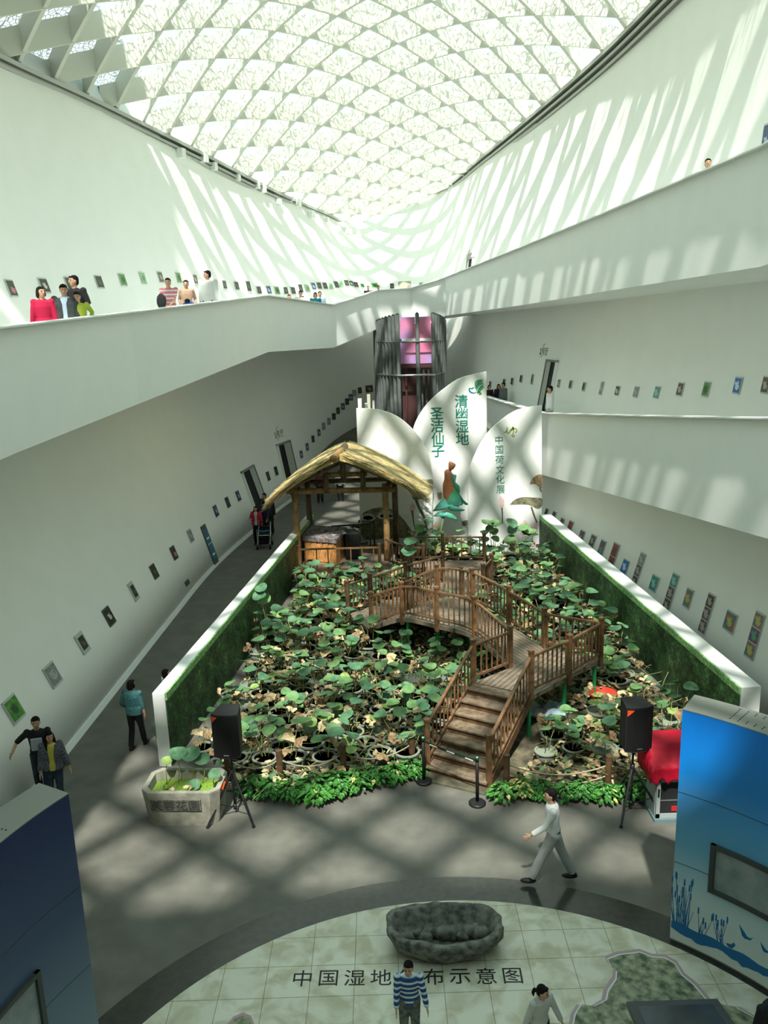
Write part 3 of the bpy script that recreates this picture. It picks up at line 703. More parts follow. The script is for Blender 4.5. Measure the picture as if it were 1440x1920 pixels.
# prints on the middle screen
for x0, y0, ss, s_ in ((819, 775, '圣洁仙子', 20), (865, 752, '清幽湿地', 20)):
    mb = MB(); st = 23.6
    for k, ch in enumerate(ss): put_text(mb, ch, .53, P3(x0 + k * .7, y0 + k * st, YM, .01), (1, 0, 0), (0, 0, 1), extrude=.002, offset=.004)
    mb.build('lettering', teal, mid)
strokes(mid, 'green_crest', [[(891, 728, 1), (893, 716, 4), (905, 712, 2)], [(893, 733, 1), (898, 722, 4), (906, 718, 2)], [(895, 739, 1), (900, 732, 4), (907, 725, 2)], [(897, 735, 3), (902, 738, 3), (898, 740, 2)]], YM, grn)
strokes(mid, 'blue_crest', [[(888, 726, 2), (885, 729, 2), (880, 728, 2), (881, 734, 3), (888, 737, 2), (893, 735, 1)], [(892, 730, 1), (896, 719, 3), (906, 714, 1)], [(894, 737, 1), (900, 727, 3), (907, 721, 1)]], YM, blueg)
flatpoly(mid, 'basket_print', [(819, 924), (828, 923), (828, 935), (822, 937)], YM, mat('basket_print', (0.5, 0.38, 0.18), .6, noise_c=(0.25, 0.16, 0.06), scale=30))
flatpoly(mid, 'flower_print', catmull([(813, 1000), (813, 982), (818, 978), (824, 990), (822, 1004), (813, 1000)], 3), YM, mat('ochre_flower_print', (0.7, 0.5, 0.25), .6, noise_c=(0.8, 0.75, 0.6), scale=6))
flatpoly(mid, 'seed_pod_print', catmull([(866, 978), (876, 975), (878, 982), (868, 986), (866, 978)], 3), YM, sepia)
# prints on the right screen
mb = MB()
for k, ch in enumerate('中国荷文化展'): put_text(mb, ch, .345, P3(935.5 + k * .6, 824.5 + k * 18.6, YR, .01), (1, 0, 0), (0, 0, 1), extrude=.002, offset=-.002)
mb.build('lettering', teal, right)
strokes(right, 'brush_mark', [[(945, 812, 1.5), (950, 808, 2.5), (951, 801, 2)], [(950, 808, 2), (953, 813, 2), (958, 806, 3), (963, 801, 2)], [(961, 800, 3), (963, 808, 2), (961, 816, 2)], [(958, 807, 2), (966, 803, 2), (969, 808, 2), (966, 811, 1.5)], [(958, 815, 1), (963, 819, 2), (965, 815, 1)]], YR, olive)
flatpoly(right, 'leaf_print', catmull([(956, 946), (965, 937), (980, 932), (1000, 933), (1016, 935), (1016, 948), (1008, 954), (990, 946), (956, 946)], 3), YR, sepia)
flatpoly(right, 'seed_pod_print', catmull([(993, 908), (1000, 895), (1016, 890), (1016, 915), (1005, 908), (993, 908)], 3), YR, mat('brown_pod_print', (0.25, 0.15, 0.08), .6, noise_c=(0.5, 0.35, 0.22), scale=9))
strokes(right, 'stem_print', [[(996, 950, 3), (1002, 968, 3), (1007, 980, 2)], [(941, 952, 3), (942, 965, 2), (942, 982, 2)], [(1012, 914, 2), (1015, 922, 2)]], YR, stemp)
flatpoly(right, 'bud_print', catmull([(938, 930), (945, 938), (945, 948), (941, 953), (936, 948), (935, 940), (938, 930)], 3), YR, pinkp)
flatpoly(right, 'flower_print', catmull([(975, 1000), (975, 985), (985, 975), (993, 985), (1005, 975), (1008, 990), (998, 1004), (975, 1000)], 3), YR, pinkp)
# seated figure cut-out on a stalk, standing in front of the middle screen
YF = 31.2
fig = empty('lotus_figure', (2.45, YF, 0), 'seated orange and green lotus figure on a stalk before the tallest petal screen', 'sculpture')
fo = mat('figure_orange', (0.52, 0.19, 0.08), .4, noise_c=(0.40, 0.16, 0.08), scale=2.4); fg = mat('figure_green', (0.05, 0.30, 0.13), .4, noise_c=(0.12, 0.40, 0.36), scale=3.0)
def relief(name, pts, m, th=.14):
    W = [aty(x, y, YF) for x, y in catmull([(a, b, 0) for a, b in [p for p in pts] + [pts[0]]], 3) for _ in (0,)] if False else [aty(p[0], p[1], YF) for p in catmull([(a, b) for a, b in pts + [pts[0]]], 3)[:-1]]
    mb = MB(); c = sum(W, Vector()) / len(W); n = len(W); ring2 = [c + (p - c) * .8 + Vector((0, -th * .5, 0)) for p in W]; ring3 = [c + (p - c) * .8 + Vector((0, th * .5, 0)) for p in W]
    vs = ring3 + W + ring2 + [c + Vector((0, -th * .72, 0)), c + Vector((0, th * .72, 0))]; fs = []
    for k in range(n):
        j = (k + 1) % n; fs += [(k, j, n + j, n + k), (n + k, n + j, 2 * n + j, 2 * n + k), (2 * n + k, 2 * n + j, 3 * n), (j, k, 3 * n + 1)]
    mb.add(vs, fs); return mb.build(name, m, fig, smooth=True)
relief('skirt_leaf', [(811, 959), (820, 946), (832, 934), (845, 930), (858, 928), (866, 938), (868, 946), (858, 950), (872, 956), (862, 959), (846, 958), (838, 952), (826, 957)], fg)
relief('lower_leaf', [(812, 968), (822, 960), (832, 962), (838, 960), (850, 965), (858, 974), (853, 975), (842, 966), (832, 972), (820, 966)], fg)
relief('skirt', [(832, 925), (838, 910), (850, 908), (862, 926), (866, 940), (856, 952), (840, 950), (834, 940)], fg, .18)
relief('torso', [(833, 884), (838, 880), (846, 882), (848, 895), (852, 915), (852, 935), (840, 945), (832, 932), (830, 910), (833, 898)], fo, .2)
relief('shawl', [(844, 882), (850, 889), (856, 891), (850, 896), (855, 905), (862, 912), (862, 924), (856, 930), (850, 915), (846, 900)], fg, .12)
relief('arm', [(833, 890), (836, 905), (846, 917), (850, 922), (853, 918), (844, 905), (838, 890)], fo, .1)
relief('head', [(841, 868), (844, 865), (854, 870), (853, 876), (847, 882), (841, 880)], fo, .16)
relief('ribbon', [(862, 926), (870, 938), (878, 945), (873, 947), (866, 940)], fg, .05)
mb = MB(); a = aty(831, 970, YF); mb.tube([a, (a.x - .12, YF, .8), (a.x - .2, YF, .03)], [.05, .05, .06], 8); mb.build('stalk', mat('stalk_green', (0.10, 0.16, 0.06), .6), fig, smooth=True)
mb = MB(); mb.tube([(a.x, YF, a.z + .25), (a.x, YF, a.z - .02)], .04, 8); mb.build('stalk_joint', fg, fig)
# small boards behind the left screen
for k, (x0, x1, y0, m) in enumerate([(671, 678, 748, M['white']), (684, 689, 757, M['white']), (688, 694, 740, mat('beige_board', (0.55, 0.53, 0.42), .6)), (698, 702, 752, M['white'])]):
    p = aty(x0, y0, 34 + k * .7); q = aty(x1, y0, 34 + k * .7); mb = MB(); mb.box(((p.x + q.x) / 2, p.y, p.z / 2), (q.x - p.x, .5, p.z)); o = mb.build('exhibition_board', m); recenter(o)
    tag(o, ['leftmost curved white exhibition board edge peeping over the left petal screen', 'short white exhibition board edge, second from left behind the left petal screen', 'tall beige exhibition board edge behind the left petal screen', 'small white exhibition board edge beside the beige one, behind the left petal screen'][k], 'board')
# ================================================================== ELEVATOR
el = empty('glass_elevator', (1.35, 45, 0), 'elevator tower ringed by grey steel pipes with pink glass panes, rear of the hall', 'elevator')
pipe = mat('grey_pipe', (0.13, 0.15, 0.145), .5, metal=.2, noise_c=(0.19, 0.21, 0.205), scale=2); maroon = mat('maroon_frame', (0.07, 0.03, 0.03), .5)
def pink_mat():
    m = bpy.data.materials.new('dichroic_glass'); m.use_nodes = True; n = m.node_tree.nodes; l = m.node_tree.links; p = n['Principled BSDF']
    t = n.new('ShaderNodeTexCoord'); z = n.new('ShaderNodeTexNoise'); z.inputs['Scale'].default_value = .9; z.inputs['Detail'].default_value = 1
    r = n.new('ShaderNodeValToRGB'); r.color_ramp.elements[0].color = (0.40, 0.30, 0.62, 1); r.color_ramp.elements[1].color = (0.72, 0.22, 0.38, 1); r.color_ramp.elements[0].position = .38; r.color_ramp.elements[1].position = .6
    l.new(t.outputs['Object'], z.inputs['Vector']); l.new(z.outputs['Fac'], r.inputs[0]); l.new(r.outputs[0], p.inputs['Base Color']); p.inputs['Roughness'].default_value = .2; return m
EC = Vector((1.36, 45.0, 0)); ER = 1.95; EY = EC.y - 1.85
front_x = [aty(x, 600, EY).x for x in (745, 782, 812)]
zt = aty(770, 589, EY).z
k = 0
pipes = [(x, EY + .0, zt - .0) for x in front_x]
for s, n_p in ((-1, 9), (1, 8)):
    x0 = front_x[0] if s < 0 else front_x[2]; xe = aty(702 if s < 0 else 834, 600, EC.y + .2).x
    for j in range(1, n_p + 1):
        t = j / n_p; x = lerp(x0, xe, math.sin(t * math.pi / 2 * .98)); y = lerp(EY, EC.y + .6, t); pipes.append((x, y, zt - .42 * t))
for (x, y, z) in pipes:
    mb = MB(); mb.tube([(x, y, 0.02), (x, y, 3.4), (x, y, 3.42), (x, y, z)], [.085, .085, .10, .10], 10); mb.tube([(x, y, z), (x, y + .06, z + .09)], [.1, .02], 10); mb.build('pipe', pipe, el, smooth=False)
ringp = [(x, y - .14) for x, y, z in sorted([p for p in pipes if p[0] <= front_x[0]], key=lambda p: p[0])] + [(x, y - .14) for x, y, z in sorted([p for p in pipes if p[0] >= front_x[2]], key=lambda p: p[0])]
for zz, rr, m in ((aty(780, 703, EY).z, .055, M['chrome']), (aty(780, 640, EY).z, .03, pipe)):
    mb = MB(); mb.tube([(x, y, zz) for x, y in ringp], rr, 8); mb.build('ring_rail', m, el, smooth=True)
zp0 = aty(780, 682, EY).z; zp1 = aty(780, 637, EY).z; zp2 = aty(780, 594, EY).z; pk_ = pink_mat()
for a, b in ((front_x[0] + .12, front_x[1] - .1), (front_x[1] + .08, front_x[2] - .1)):
    for z0, z1 in ((zp0, zp1 - .05), (zp1 + .05, zp2)):
        mb = MB(); mb.box(((a + b) / 2, EY + .25, (z0 + z1) / 2), (b - a, .03, z1 - z0)); mb.build('pink_pane', pk_, el)
mb = MB(); mb.box(((front_x[0] + front_x[2]) / 2, EY + .2, zp1), (front_x[2] - front_x[0] - .4, .06, .12)); mb.build('light_tube', M['white'], el)
mb = MB(); mb.box(((front_x[0] + front_x[2]) / 2, EY + .25, zp0 - .12), (front_x[2] - front_x[0] - .1, .12, .2)); mb.build('lintel', maroon, el)
mb = MB(); mb.box((front_x[1] - .45, EY + .5, zp0 / 2 - .1), (.75, .1, zp0 - .2)); mb.build('lift_door', maroon, el)
for x in (front_x[0] + .38, front_x[1] + .3, front_x[1] + .55, front_x[1] + .85):
    mb = MB(); mb.box((x, EY + .3, zp0 / 2 - .1), (.09, .09, zp0 - .2)); mb.build('frame_upright', maroon, el)
mb = MB(); mb.lathe([(1.5, 0.02), (1.5, zt - .5)], (EC.x, EC.y + .4, 0), 24); mb.build('shaft_core', mat('shaft_glass', (0.10, 0.115, 0.11), .3, noise_c=(0.17, 0.19, 0.18), scale=1.2), el, smooth=True)
yg = mat('yellow_green_strip', (0.45, 0.85, 0.45), .3)
for x, m in ((aty(738, 600, EY).x, yg), (aty(731.5, 600, EY).x, yg)):
    mb = MB(); mb.box((x, EY + .5, (zp0 + zp2) / 2), (.08, .03, zp2 - zp0)); mb.build('edge_strip', m, el)
# ================================================================== POTTED LOTUSES
random.seed(11)
def leafm(name, a, b, c):
    m = mat(name, a, .55, noise_c=b, scale=7, detail=3); return m
LG = [leafm('lotus_leaf_blue_green', (0.052, 0.135, 0.068), (0.105, 0.225, 0.118), 0), leafm('lotus_leaf_green', (0.085, 0.185, 0.065), (0.15, 0.28, 0.11), 0), leafm('lotus_leaf_yellow_green', (0.16, 0.28, 0.07), (0.30, 0.40, 0.13), 0)]
LW = [mat('withered_tan', (0.42, 0.32, 0.16), .8, noise_c=(0.68, 0.56, 0.34), scale=12), mat('withered_brown', (0.16, 0.10, 0.05), .85, noise_c=(0.38, 0.26, 0.14), scale=12)]
STM = mat('lotus_stalk', (0.22, 0.27, 0.09), .6, noise_c=(0.40, 0.38, 0.16), scale=5)
POTM = mat('pot_plastic', (0.09, 0.11, 0.085), .5, noise_c=(0.17, 0.19, 0.15), scale=4); RIMM = mat('pot_rim', (0.24, 0.27, 0.21), .5)
DUCK = mat('duckweed', (0.10, 0.20, 0.02), .7, noise_c=(0.22, 0.34, 0.05), scale=30); WAT = mat('dark_pot_water', (0.02, 0.03, 0.02), .15, noise_c=(0.06, 0.05, 0.03), scale=8)
def leaf_pts(r, c, tilt, az, cup, rag, seg=14):
    R = Matrix.Rotation(az, 3, 'Z') @ Matrix.Rotation(tilt, 3, 'X'); vs = [Vector(c) + R @ Vector((0, 0, -cup * r))]; ph = random.random() * 9
    for q in (.5, 1.0):
        for k in range(seg):
            a = 2 * math.pi * k / seg; rr = r * q * (1 + rag * math.sin(3 * a + ph) * q + random.uniform(-.03, .03))
            z = cup * r * (-1 + q * q * 1.1) + q * r * .12 * math.sin(2 * a + ph) + rag * r * .3 * math.sin(5 * a) * q
            vs.append(Vector(c) + R @ Vector((rr * math.cos(a), rr * math.sin(a), z)))
    fs = [(0, 1 + k, 1 + (k + 1) % seg) for k in range(seg)] + [(1 + k, 1 + seg + k, 1 + seg + (k + 1) % seg, 1 + (k + 1) % seg) for k in range(seg)]
    return vs, fs
def mk_leaf(par, base, top, r, m, tilt, az, cup=.18, rag=.05, name='lotus_leaf'):
    mb = MB(); b = Vector(base); t = Vector(top); c = b.lerp(t, .5) + Vector((random.uniform(-.05, .05), random.uniform(-.05, .05), 0))
    mb.tube([b, c, t - Vector((0, 0, cup * r))], .008, 5, 1); vs, fs = leaf_pts(r, top, tilt, az, cup, rag); mb.add(vs, fs, 0)
    return mb.build(name, [m, STM], par, smooth=True)
def mk_withered(par, base, top, r, m):
    mb = MB(); b = Vector(base); t = Vector(top); k = b.lerp(t, .6) + Vector((random.uniform(-.12, .12), random.uniform(-.12, .12), .1))
    mb.tube([b, k, t], .007, 4, 1)
    seg = 10; vs = [t.copy()]; R = Matrix.Rotation(random.random() * 6, 3, 'Z') @ Matrix.Rotation(random.uniform(0, 1.2), 3, 'X')
    for q in (.45, 1.0):
        for j in range(seg):
            a = 2 * math.pi * j / seg; rr = r * q * random.uniform(.55, 1.1); vs.append(t + R @ Vector((rr * math.cos(a), rr * math.sin(a), -r * q * random.uniform(.1, .8))))
    fs = [(0, 1 + j, 1 + (j + 1) % seg) for j in range(seg)] + [(1 + j, 1 + seg + j, 1 + seg + (j + 1) % seg, 1 + (j + 1) % seg) for j in range(seg)]
    mb.add(vs, fs, 0); return mb.build('withered_leaf', [m, STM], par)
def pot_parts(par, duck):
    mb = MB(); mb.lathe([(.17, 0), (.235, .25), (.215, .25), (.205, .2)], (0, 0, .03), 22); p = mb.build('pot', POTM, par, smooth=True)
    mb = MB(); mb.lathe([(.205, .245), (.25, .25), (.25, .275), (.205, .275), (.205, .245)], (0, 0, .03), 22); mb.build('rim', RIMM, p)
    mb = MB(); mb.lathe([(.206, .235), (.0, .24)], (0, 0, .03), 18); mb.build('water_surface', DUCK if duck else WAT, par)
PROTO = []; PDESC = []
spec = [(3, 1, 0, 'three green leaves'), (2, 2, 1, 'two green and three withered leaves'), (4, 1, 0, 'four green leaves'), (1, 3, 1, 'one green, four withered leaves'), (5, 1, 0, 'five green leaves'), (0, 3, 1, 'only dry withered leaves'), (2, 1, 1, 'duckweed and two leaves'), (3, 2, 0, 'three leaves and curled tan ones'), (0, 1, 1, 'bright duckweed and two dry leaves'), (4, 2, 0, 'four leaves and dry ones')]
for i, (ng, nw, dk, ds) in enumerate(spec):
    r = empty('potted_lotus', (0, 0, 0), 'x', 'lotus plant'); pot_parts(r, dk)
    for k in range(ng):
        a = random.random() * 6.28; d = random.uniform(.05, .32); h = random.uniform(.45, .95); rr = random.uniform(.11, .19)
        mk_leaf(r, (.08 * math.cos(a), .08 * math.sin(a), .26), (d * math.cos(a), d * math.sin(a), h), rr, random.choices(LG, (5, 5, 1.8))[0], random.uniform(.05, .55), random.choice((0, random.uniform(-1, 1), random.random() * 6.28)), random.uniform(.05, .3), random.uniform(.02, .08))
    for k in range(nw + 1):
        a = random.random() * 6.28; d = random.uniform(.15, .38); mk_withered(r, (.08 * math.cos(a), .08 * math.sin(a), .26), (d * math.cos(a), d * math.sin(a), random.uniform(.3, .78)), random.uniform(.09, .17), random.choices(LW, (3, 2))[0])
    PROTO.append(r); PDESC.append(ds)
DECKS = [[(-.05, 14.0), (1.9, 13.8), (3.3, 16.0), (5.35, 18.1), (3.9, 19.3), (1.5, 17.4)], [(-3.5, 27.0), (.4, 26.9), (.9, 27.0), (.9, 31.5), (-3.2, 31.5)],
         [(1.2, 27.1), (1.2, 25.6), (1.4, 23.5), (3.1, 24.2), (3.7, 25.2), (3.8, 28.6), (.2, 28.8), (.2, 27.0)], [(-.9, 21.6), (1.8, 23.6), (2.1, 26.0), (-1.4, 23.1)],
         [(p[0], p[1]) for p in INN[::4]] + [(p[0], p[1]) for p in OUT[::-4]]]
spots = []
y = 14.9; row = 0
while y < 31:
    x = -4.6 + (.28 if row % 2 else 0)
    while x < 7.2:
        px_, py_ = x + random.uniform(-.09, .09), y + random.uniform(-.09, .09)
        xl = lerp(HL0[0], HL1[0], (py_ - HL0[1]) / (HL1[1] - HL0[1])) + .42; xr = lerp(HR0[0], HR1[0], (py_ - HR0[1]) / (HR1[1] - HR0[1])) - .42
        if py_ < 15.7: xl = max(xl, -3.3)
        fy = lerp(14.95, 15.45, min(1, max(0, (px_ + 3.2) / 3.6))) if px_ < 1.2 else 14.95
        if xl < px_ < xr and py_ > fy and not any(inpoly(px_, py_, D) for D in DECKS) and not (py_ > 29.4 and px_ > 3.2) and random.random() > .05: spots.append((px_, py_))
        x += .575
    y += .51; row += 1
spots.sort(key=lambda p: p[1])
used = set(); rest = MB(); rmats = [POTM, RIMM, WAT, DUCK] + LG + LW + [STM]; lid = {m.name: i for i, m in enumerate(rmats)}
def region(x, y):
    t = (x + 4.2) / 10.6
    side = ['along left wall', 'left of centre', 'left of bridge', 'right of bridge', 'along right wall'][min(4, max(0, int(t * 5)))]
    dep = ['front band', 'second band', 'third band', 'middle band', 'rear band', 'farthest band'][min(5, max(0, int((y - 15) / 2.4)))]
    return side, dep
for i, (x, y) in enumerate(spots):
    if y > 21.5 : j = random.choices(range(10), (4, 3, 5, 2, 6, 2, 1, 4, 0, 5))[0]
    elif y < 17.5 and x < 0: j = random.choices(range(10), (3, 2, 2, 2, 1, 2, 4, 2, 4, 1))[0]
    else: j = random.choices(range(10), (3, 3, 3, 3, 2, 3, 3, 3, 2, 2))[0]
    if i < 300:
        o = PROTO[j] if j not in used else copy_tree(PROTO[j]); used.add(j)
        o.location = (x, y, 0); o.rotation_euler = (0, 0, random.random() * 6.28); s = random.uniform(.9, 1.15) * (1.12 if y > 21 else 1); o.scale = (s, s, s)
        sd, dp = region(x, y); o['label'] = ('potted lotus with %s, %s %s' % (PDESC[j], dp, sd)); o['group'] = 'potted lotuses in the bed'
    else:
        ang = random.random() * 6.28; s = random.uniform(1.0, 1.3); R = Matrix.Translation((x, y, 0)) @ Matrix.Rotation(ang, 4, 'Z') @ Matrix.Scale(s, 4)
        stack = list(PROTO[j].children)
        while stack:
            c = stack.pop(); stack += list(c.children); me = c.data
            off = len(rest.v); rest.v += [tuple(R @ v.co) for v in me.vertices]
            for p in me.polygons: rest.f.append(tuple(v + off for v in p.vertices)); rest.m.append(lid[me.materials[p.material_index].name])
print('lotus spots', len(spots))
for j in range(10):
    if j not in used: PROTO[j].location = (3.0 + j * .2, 20.8, 0); PROTO[j]['label'] = 'potted lotus with ' + PDESC[j]
if rest.v: o = rest.build('potted_lotus_rows', rmats, smooth=False); recenter(o); tag(o, 'farthest rows of potted lotuses below the petal screens', 'lotus plants', kind='stuff')
# tall lotus leaves rising before the screens and poking over the walls
for (x_, y_, n, lb) in ((3.9, 28.9, 7, 'tall clump of lotus leaves in front of the right petal screen'), (4.9, 28.6, 6, 'clump of lotus leaves at the foot of the right petal screen, beside the wall'), (1.7, 29.1, 3, 'few lotus leaves standing behind the rear railing'), (-3.35, 22.0, 4, 'lotus leaves hanging over the top of the left wall'), (.95, 26.3, 4, 'tall lotus with big round leaves right of the pavilion post')):
    r = empty('potted_lotus', (0, 0, 0), lb, 'lotus plant'); pot_parts(r, False)
    for k in range(n):
        a = random.random() * 6.28; d = random.uniform(.1, .5); h = random.uniform(1.1, 1.9)
        mk_leaf(r, (0, 0, .26), (d * math.cos(a), d * math.sin(a) * .5, h), random.uniform(.16, .24), random.choice(LG[:2]), random.uniform(.1, .7), random.uniform(-.7, .7))
    r.location = (x_, y_, 0)
# litter
random.seed(5); lm = MB()
def inbed(x, y):
    if y < 15.7 and x < -3.6: return False
    xl = lerp(HL0[0], HL1[0], (y - HL0[1]) / (HL1[1] - HL0[1])) + .1; xr = lerp(HR0[0], HR1[0], (y - HR0[1]) / (HR1[1] - HR0[1])) - .12
    return xl < x < xr and inpoly(x, y, BED)
for k in range(15000):
    x = random.uniform(-4.6, 7); y = 14.3 + 16.5 * random.random()
    if not inbed(x, y): continue
    if inpoly(x, y, DECKS[0]) and y < 17.5: continue
    z = random.uniform(.04, .30); r = random.uniform(.03, .11); c = Vector((x, y, z)); R = Matrix.Rotation(random.random() * 6.28, 3, 'Z') @ Matrix.Rotation(random.uniform(-.8, .8), 3, 'X')
    n = 5; vs = [c + R @ Vector((0, 0, random.uniform(.01, .05)))] + [c + R @ Vector((r * random.uniform(.5, 1.2) * math.cos(q * 6.28 / n), r * random.uniform(.5, 1.2) * math.sin(q * 6.28 / n), random.uniform(-.03, .03))) for q in range(n)]
    lm.add(vs, [(0, 1 + q, 1 + (q + 1) % n) for q in range(n)], random.choices((0, 1, 2, 3), (5, 4, 2, 1.6))[0])
for k in range(1500):
    x = random.uniform(-4.4, 6.8); y = 14.5 + 16 * random.random()
    if not inbed(x, y) or (inpoly(x, y, DECKS[0]) and y < 17.5): continue
    a = random.random() * 6.28; L = random.uniform(.3, .9); z0 = random.uniform(.05, .3); p = Vector((x, y, z0)); q = p + Vector((math.cos(a) * L, math.sin(a) * L, random.uniform(-.05, .35))); q.z = max(.04, q.z)
    lm.tube([p, p.lerp(q, .5) + Vector((0, 0, .06)), q], .007, 3, 4, cap=False)
o = lm.build('dry_leaf_litter', [LW[0], LW[1], LG[1], LG[0], STM]); recenter(o); tag(o, 'loose litter of dry lotus leaves and bent stems between the pots', 'leaf litter', kind='stuff')
# plastic sheets, tubs and red ribbons lying in the bed
blu = mat('blue_plastic', (0.22, 0.36, 0.46), .25, noise_c=(0.55, 0.66, 0.72), scale=6); red = mat('red_fabric', (0.45, 0.02, 0.02), .6); redt = mat('red_tub', (0.55, 0.04, 0.02), .4)
for k, (x, y, w_, lb) in enumerate([(atz(630, 1300).x, atz(630, 1300).y, .35, 'crumpled pale blue plastic sheet among the pots left of the stairs'), (3.3, 17.4, .8, 'shiny blue plastic sheet under the landing of the bridge'), (1.0, 19.3, .8, 'blue plastic sheet lying in front of the arched deck'), (5.6, 20.5, .5, 'blue plastic sheet right of the bridge landing'), (5.1, 16.2, .5, 'blue plastic sheet behind the right loudspeaker')]):
    mb = MB(); n = 7; vs = [Vector((x + (i / n - .5) * w_ * 1.6 + random.uniform(-.05, .05), y + (j / n - .5) * w_ + random.uniform(-.05, .05), .05 + random.random() * .22)) for j in range(n + 1) for i in range(n + 1)]
    mb.add(vs, [(j * (n + 1) + i, j * (n + 1) + i + 1, (j + 1) * (n + 1) + i + 1, (j + 1) * (n + 1) + i) for j in range(n) for i in range(n)]); o = mb.build('plastic_sheet', blu); recenter(o); tag(o, lb, 'plastic sheet')
for (px_, py_, w_, lb) in ((565, 1196, 1.5, 'bright red cloth strip among the leaves left of the arched deck'), (602, 1190, .9, 'small red cloth strip beside the longer one on the left of the bed'), (850, 1060, .8, 'red cloth strip behind the slanting railing'), (1010, 1070, .6, 'orange red cloth strip in the back right of the bed')):
    p = atz(px_, py_, .3); mb = MB(); mb.tube([(p.x - w_ / 2, p.y, .3), (p.x - w_ * .2, p.y + .08, .38), (p.x + w_ * .1, p.y - .06, .3), (p.x + w_ / 2, p.y + .05, .36)], [.03, .06, .05, .03], 6, flat=.35); o = mb.build('red_cloth', red); recenter(o); tag(o, lb, 'cloth')
for (px_, py_, lb) in ((862, 1302, 'red plastic tub showing between the bars of the left stair railing'), (1130, 1303, 'red plastic tub behind the right loudspeaker')):
    p = atz(px_, py_, .25); mb = MB(); mb.lathe([(.22, 0), (.30, .26), (.33, .26), (.33, .29), (.28, .29), (.21, .03), (0, .03)], (p.x, p.y, .03), 24); o = mb.build('plastic_tub', redt, smooth=True); recenter(o); tag(o, lb, 'tub')
# ---------------------------------------------------------------- rope fence
rope = mat('rope', (0.35, 0.30, 0.2), .9)
def rope_fence(P, lb):
    r = empty('rope_fence', P[0] + (0,), lb, 'fence')
    for x, y in P:
        mb = MB(); mb.tube([(x, y, 0.02), (x, y, .72)], .065, 10); mb.build('post', M['raildark'], r)
    for (a, b) in zip(P, P[1:]):
        for h in (.52, .3):
            a3 = Vector((*a, h)); b3 = Vector((*b, h)); mb = MB()
            mb.tube([a3.lerp(b3, t / 8) - Vector((0, 0, .22 * (1 - (2 * t / 8 - 1) ** 2))) for t in range(9)], .014, 6); mb.build('rope', rope, r, smooth=True)
rope_fence([(-3.30, 15.05), (-2.24, 14.95), (-.98, 15.1), (.42, 15.4)], 'low post and rope fence along the front of the bed, left of the stairs')
rope_fence([(2.22, 14.5), (4.16, 14.35), (6.0, 14.5)], 'low post and rope fence along the front of the bed, right of the stairs')
# ---------------------------------------------------------------- leafy border clumps
bl = [mat('glossy_green_leaf', (0.025, 0.12, 0.02), .4, noise_c=(0.07, 0.25, 0.04), scale=9), mat('yellow_leaf', (0.45, 0.42, 0.08), .4, noise_c=(0.6, 0.6, 0.25), scale=9)]
def clump_mesh(seed, yel=False):
    random.seed(seed); mb = MB()
    for k in range(130):
        a = random.random() * 6.28; d = .26 * math.sqrt(random.random()); h = .10 + .22 * (1 - (d / .27) ** 2) * random.uniform(.6, 1.15); c = Vector((d * math.cos(a), d * math.sin(a), h))
        t = random.uniform(.2, 1.0); L = random.uniform(.07, .12); o = Vector((math.cos(a), math.sin(a), -t * .6)).normalized(); s = o.cross(Vector((0, 0, 1))).normalized() * L * .36; up = Vector((0, 0, .018))
        mb.add([c, c + o * L * .35 + s, c + o * L * .8 + s * .6, c + o * L * 1.2, c + o * L * .8 - s * .6, c + o * L * .35 - s, c + o * L * .5 - up], [(0, 1, 6), (1, 2, 6), (2, 3, 6), (3, 4, 6), (4, 5, 6), (5, 0, 6)], 1 if (yel and random.random() < .6) or random.random() < .015 else 0)
        if k % 5 == 0: mb.tube([Vector((c.x * .3, c.y * .3, .0)), c], .006, 4, 0, cap=False)
    return mb.mesh('leafy_clump', bl)
cms = [clump_mesh(s) for s in (1, 2, 3)] + [clump_mesh(9, True)]
random.seed(8)
line = [(-2.75, 14.62), (-2.35, 14.5), (-1.95, 14.42), (-1.5, 14.42), (-1.1, 14.55), (-.7, 14.68), (-.32, 14.82), (.05, 14.95), (.38, 15.1), (2.12, 14.15), (2.5, 14.28), (2.85, 14.2), (3.25, 14.1), (3.62, 14.1), (4.0, 14.0), (4.4, 14.05), (4.8, 14.1), (5.2, 14.2)]
nm_ = ['leftmost', 'second', 'third', 'fourth', 'fifth', 'sixth', 'seventh', 'eighth', 'ninth']
for i, (x, y) in enumerate(line):
    o = bpy.data.objects.new('border_plant', cms[3] if i == 10 else cms[i % 3]); col.objects.link(o); s = random.uniform(.95, 1.25) * (1.1 if i < 9 else .95); o.location = (x, y, 0.0); o.scale = (s, s, s); o.rotation_euler = (0, 0, random.random() * 6)
    lb = ('glossy green border plant, %s clump from the left along the bed front' % nm_[i]) if i < 9 else ('yellowing border plant just right of the stair foot' if i == 10 else 'glossy green border plant, %s clump from the stair foot on the right side' % (['nearest', '', 'third', 'fourth', 'fifth', 'sixth', 'seventh', 'eighth', 'last'][i - 9]))
    tag(o, lb, 'plant', 'leafy border plants')
